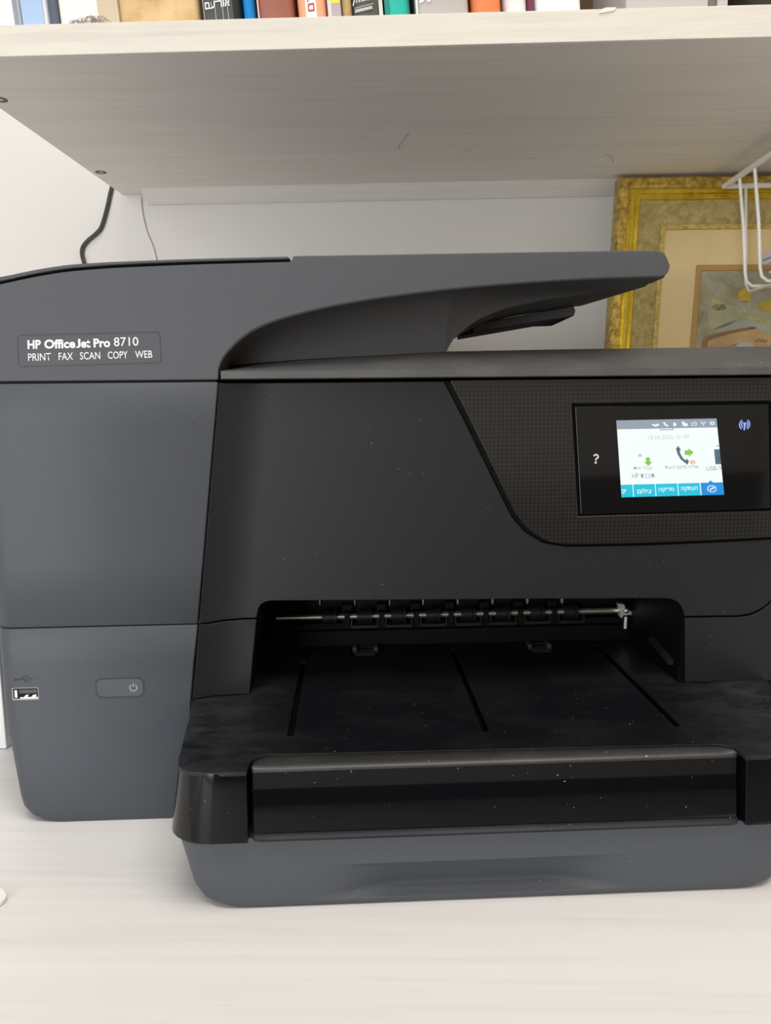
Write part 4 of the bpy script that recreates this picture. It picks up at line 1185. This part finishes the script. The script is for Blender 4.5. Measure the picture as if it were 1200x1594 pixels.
t, w = book('grey_yellow_book', 'thin pale grey book with a yellow band on its spine', BKX[18], BKX[19], 0.19, 0.14, 4.5, [(0.78, 0.70, 0.72)])
strip(t, w * 0.30, w - 0.0006, 0.0, 0.0115, plain('book_warm_grey', (0.42, 0.37, 0.36), 0.6))
strip(t, w * 0.30, w - 0.0006, 0.0115, 0.024, plain('book_yellow', (0.85, 0.68, 0.02), 0.5))
book('thin_tan_book', 'thin worn tan book beside the dark olive book', BKX[20], BKX[21], 0.19, 0.13, 4.5, [(0.5, 0.34, 0.16)], bumpy=mottled('thin_tan_cover', [(0.36, 0.22, 0.09), (0.60, 0.42, 0.20)], (80, 80, 80), 0.6))
t, w = book('olive_book', 'dark olive book with white script lettering and boxed words', BKX[22], BKX[23], 0.20, 0.14, 4.5, [(0.075, 0.068, 0.050)], mat_r=0.4)
strip(t, w * 0.86, w - 0.0004, 0.0, 0.20, plain('book_light_edge', (0.60, 0.60, 0.56), 0.6))
text('lettering', R_('מגוון'), lambda s, q: (w * (0.02 + 0.62 * s), -0.0009, 0.0094 + 0.0048 * q + 0.0012 * s), M_TEXT, t, bold=0.0, shear=0.3)
flat('lettering_box', [stroke([(w * 0.08, 0.0080), (w * 0.70, 0.0096)], 0.0006), [(w * 0.08, 0.0050), (w * 0.66, 0.0064), (w * 0.66, 0.0084), (w * 0.08, 0.0071)]], lambda a, b: (a, -0.0006, b), M_TEXT2, t)
text('lettering', R_('הוצאה'), lambda s, q: (w * (0.12 + 0.48 * s), -0.0012, 0.0054 + 0.0012 * s + 0.0014 * q), M_TEXT, t, bold=0.0)
t, w = book('teal_book', 'teal-green book on the shelf', BKX[24], BKX[25], 0.20, 0.14, 4.5, [(0.0, 0.42, 0.33)])
strip(t, 0.0006, w * 0.22, 0.0, 0.20, plain('book_dark_teal', (0.0, 0.20, 0.17), 0.5))
t, w = book('silver_book', 'wide silvery-grey glossy book with pale lettering', BKX[26], BKX[27], 0.22, 0.15, 4.5, [(0.48, 0.44, 0.42)], mat_r=0.22)
strip(t, 0.0004, 0.0016, 0.0, 0.22, M_BOX)
text('lettering', R_('סע'), lambda s, q: (w * (0.08 + 0.24 * s), -0.0009, 0.0100 + 0.006 * q), M_TEXT, t, bold=0.02)
t, w = book('orange_book', 'vivid orange book leaning on the shelf', BKX[28], BKX[29], 0.20, 0.14, 4.5, [(0.72, 0.20, 0.06)])
book('white_book', 'plain white book right of the orange one', BKX[30], BKX[31], 0.19, 0.14, 4.5, [(0.74, 0.72, 0.70)])
book('purple_book', 'very thin dark purple booklet between two white books', BKX[32], BKX[33], 0.19, 0.14, 4.5, [(0.16, 0.03, 0.07)], pages=False)
t, w = book('white_script_book', 'white book with small dark handwriting on its spine', BKX[34], BKX[35], 0.20, 0.14, 4.5, [(0.86, 0.85, 0.83)])
text('lettering', R_('נילי'), lambda s, q: (w * (0.24 + 0.26 * s), -0.0009, 0.0085 + 0.0040 * q + 0.003 * s), plain('ink', (0.06, 0.06, 0.09), 0.6), t, bold=0.0, shear=0.4)
# pieces at the right end
RX = [0.1136, 0.1394, 0.1414, 0.195, 0.1959, 0.2004, 0.2008, 0.2074, 0.209, 0.236]
bm = bmesh.new()
add_box(bm, RX[0] - 0.01, RX[1] + 0.03, 0.66, 0.80, ZS + 0.0002, ZS + 0.075)
tag(link('brown_box', bm, plain('brown_card', (0.16, 0.10, 0.055), 0.8), None, bevel=0.001), 'dark brown box set back on the shelf right of the books', 'box')
fo = thing('plastic_file_box', 'translucent grey plastic file box at the right of the shelf', 'file box', (RX[2], 0.552, ZS + 0.0003))
M_FROST = plain('frosted_grey_plastic', (0.50, 0.47, 0.44), 0.35)
M_DKST = plain('dark_grey_strip', (0.16, 0.13, 0.11), 0.5)
W_ = RX[7] - RX[2]
box('body', 0.0, RX[3] - RX[2], 0.0, 0.10, 0.0, 0.16, M_FROST, fo, bevel=0.0015)
box('edge_strip', RX[3] - RX[2], RX[5] - RX[2], 0.001, 0.10, 0.0, 0.16, M_DKST, fo, bevel=0.001)
box('end_panel', RX[5] - RX[2], W_, 0.0, 0.10, 0.0, 0.16, M_FROST, fo, bevel=0.001)
bm = bmesh.new()
add_loft(bm, [[(RX[8] + 0.045 + r * 0.040 * math.cos(a), 0.60 + r * 0.035 * math.sin(a), ZS + 0.0003 + z) for a in [2 * math.pi * i / 20 for i in range(20)]] for z, r in ((0.0, 0.9), (0.003, 1.0), (0.05, 1.0), (0.056, 0.92))])
tag(link('dark_tin', bm, plain('dark_tin_metal', (0.03, 0.025, 0.022), 0.3, 0.5), None), 'dark round tin at the right end of the shelf', 'tin')
# lint at the foot of the cream book
bm = bmesh.new()
lc = [(-0.2108, 0.5036)][0]
for k in range(44):
    a = random.uniform(-0.010, 0.009)
    s = random.uniform(-1, 1)
    p0 = Vector((lc[0] + a, 0.5445, ZS + 0.0003))
    hgt = 0.0068 * (1 - (a / 0.013) ** 2) * random.uniform(0.5, 1)
    add_tube(bm, smooth_line([p0, p0 + Vector((0.002 * s, -0.0006, hgt * 0.7)), p0 + Vector((0.005 * s, 0.0004, hgt)), p0 + Vector((0.008 * s, 0.0, hgt * 0.6))], 3), 0.00020, 4)
lint = tag(link('lint_tuft', bm, plain('grey_lint', (0.29, 0.25, 0.21), 0.9), None), 'grey tuft of lint on the shelf edge before the cream book', 'lint')
lint['kind'] = 'stuff'
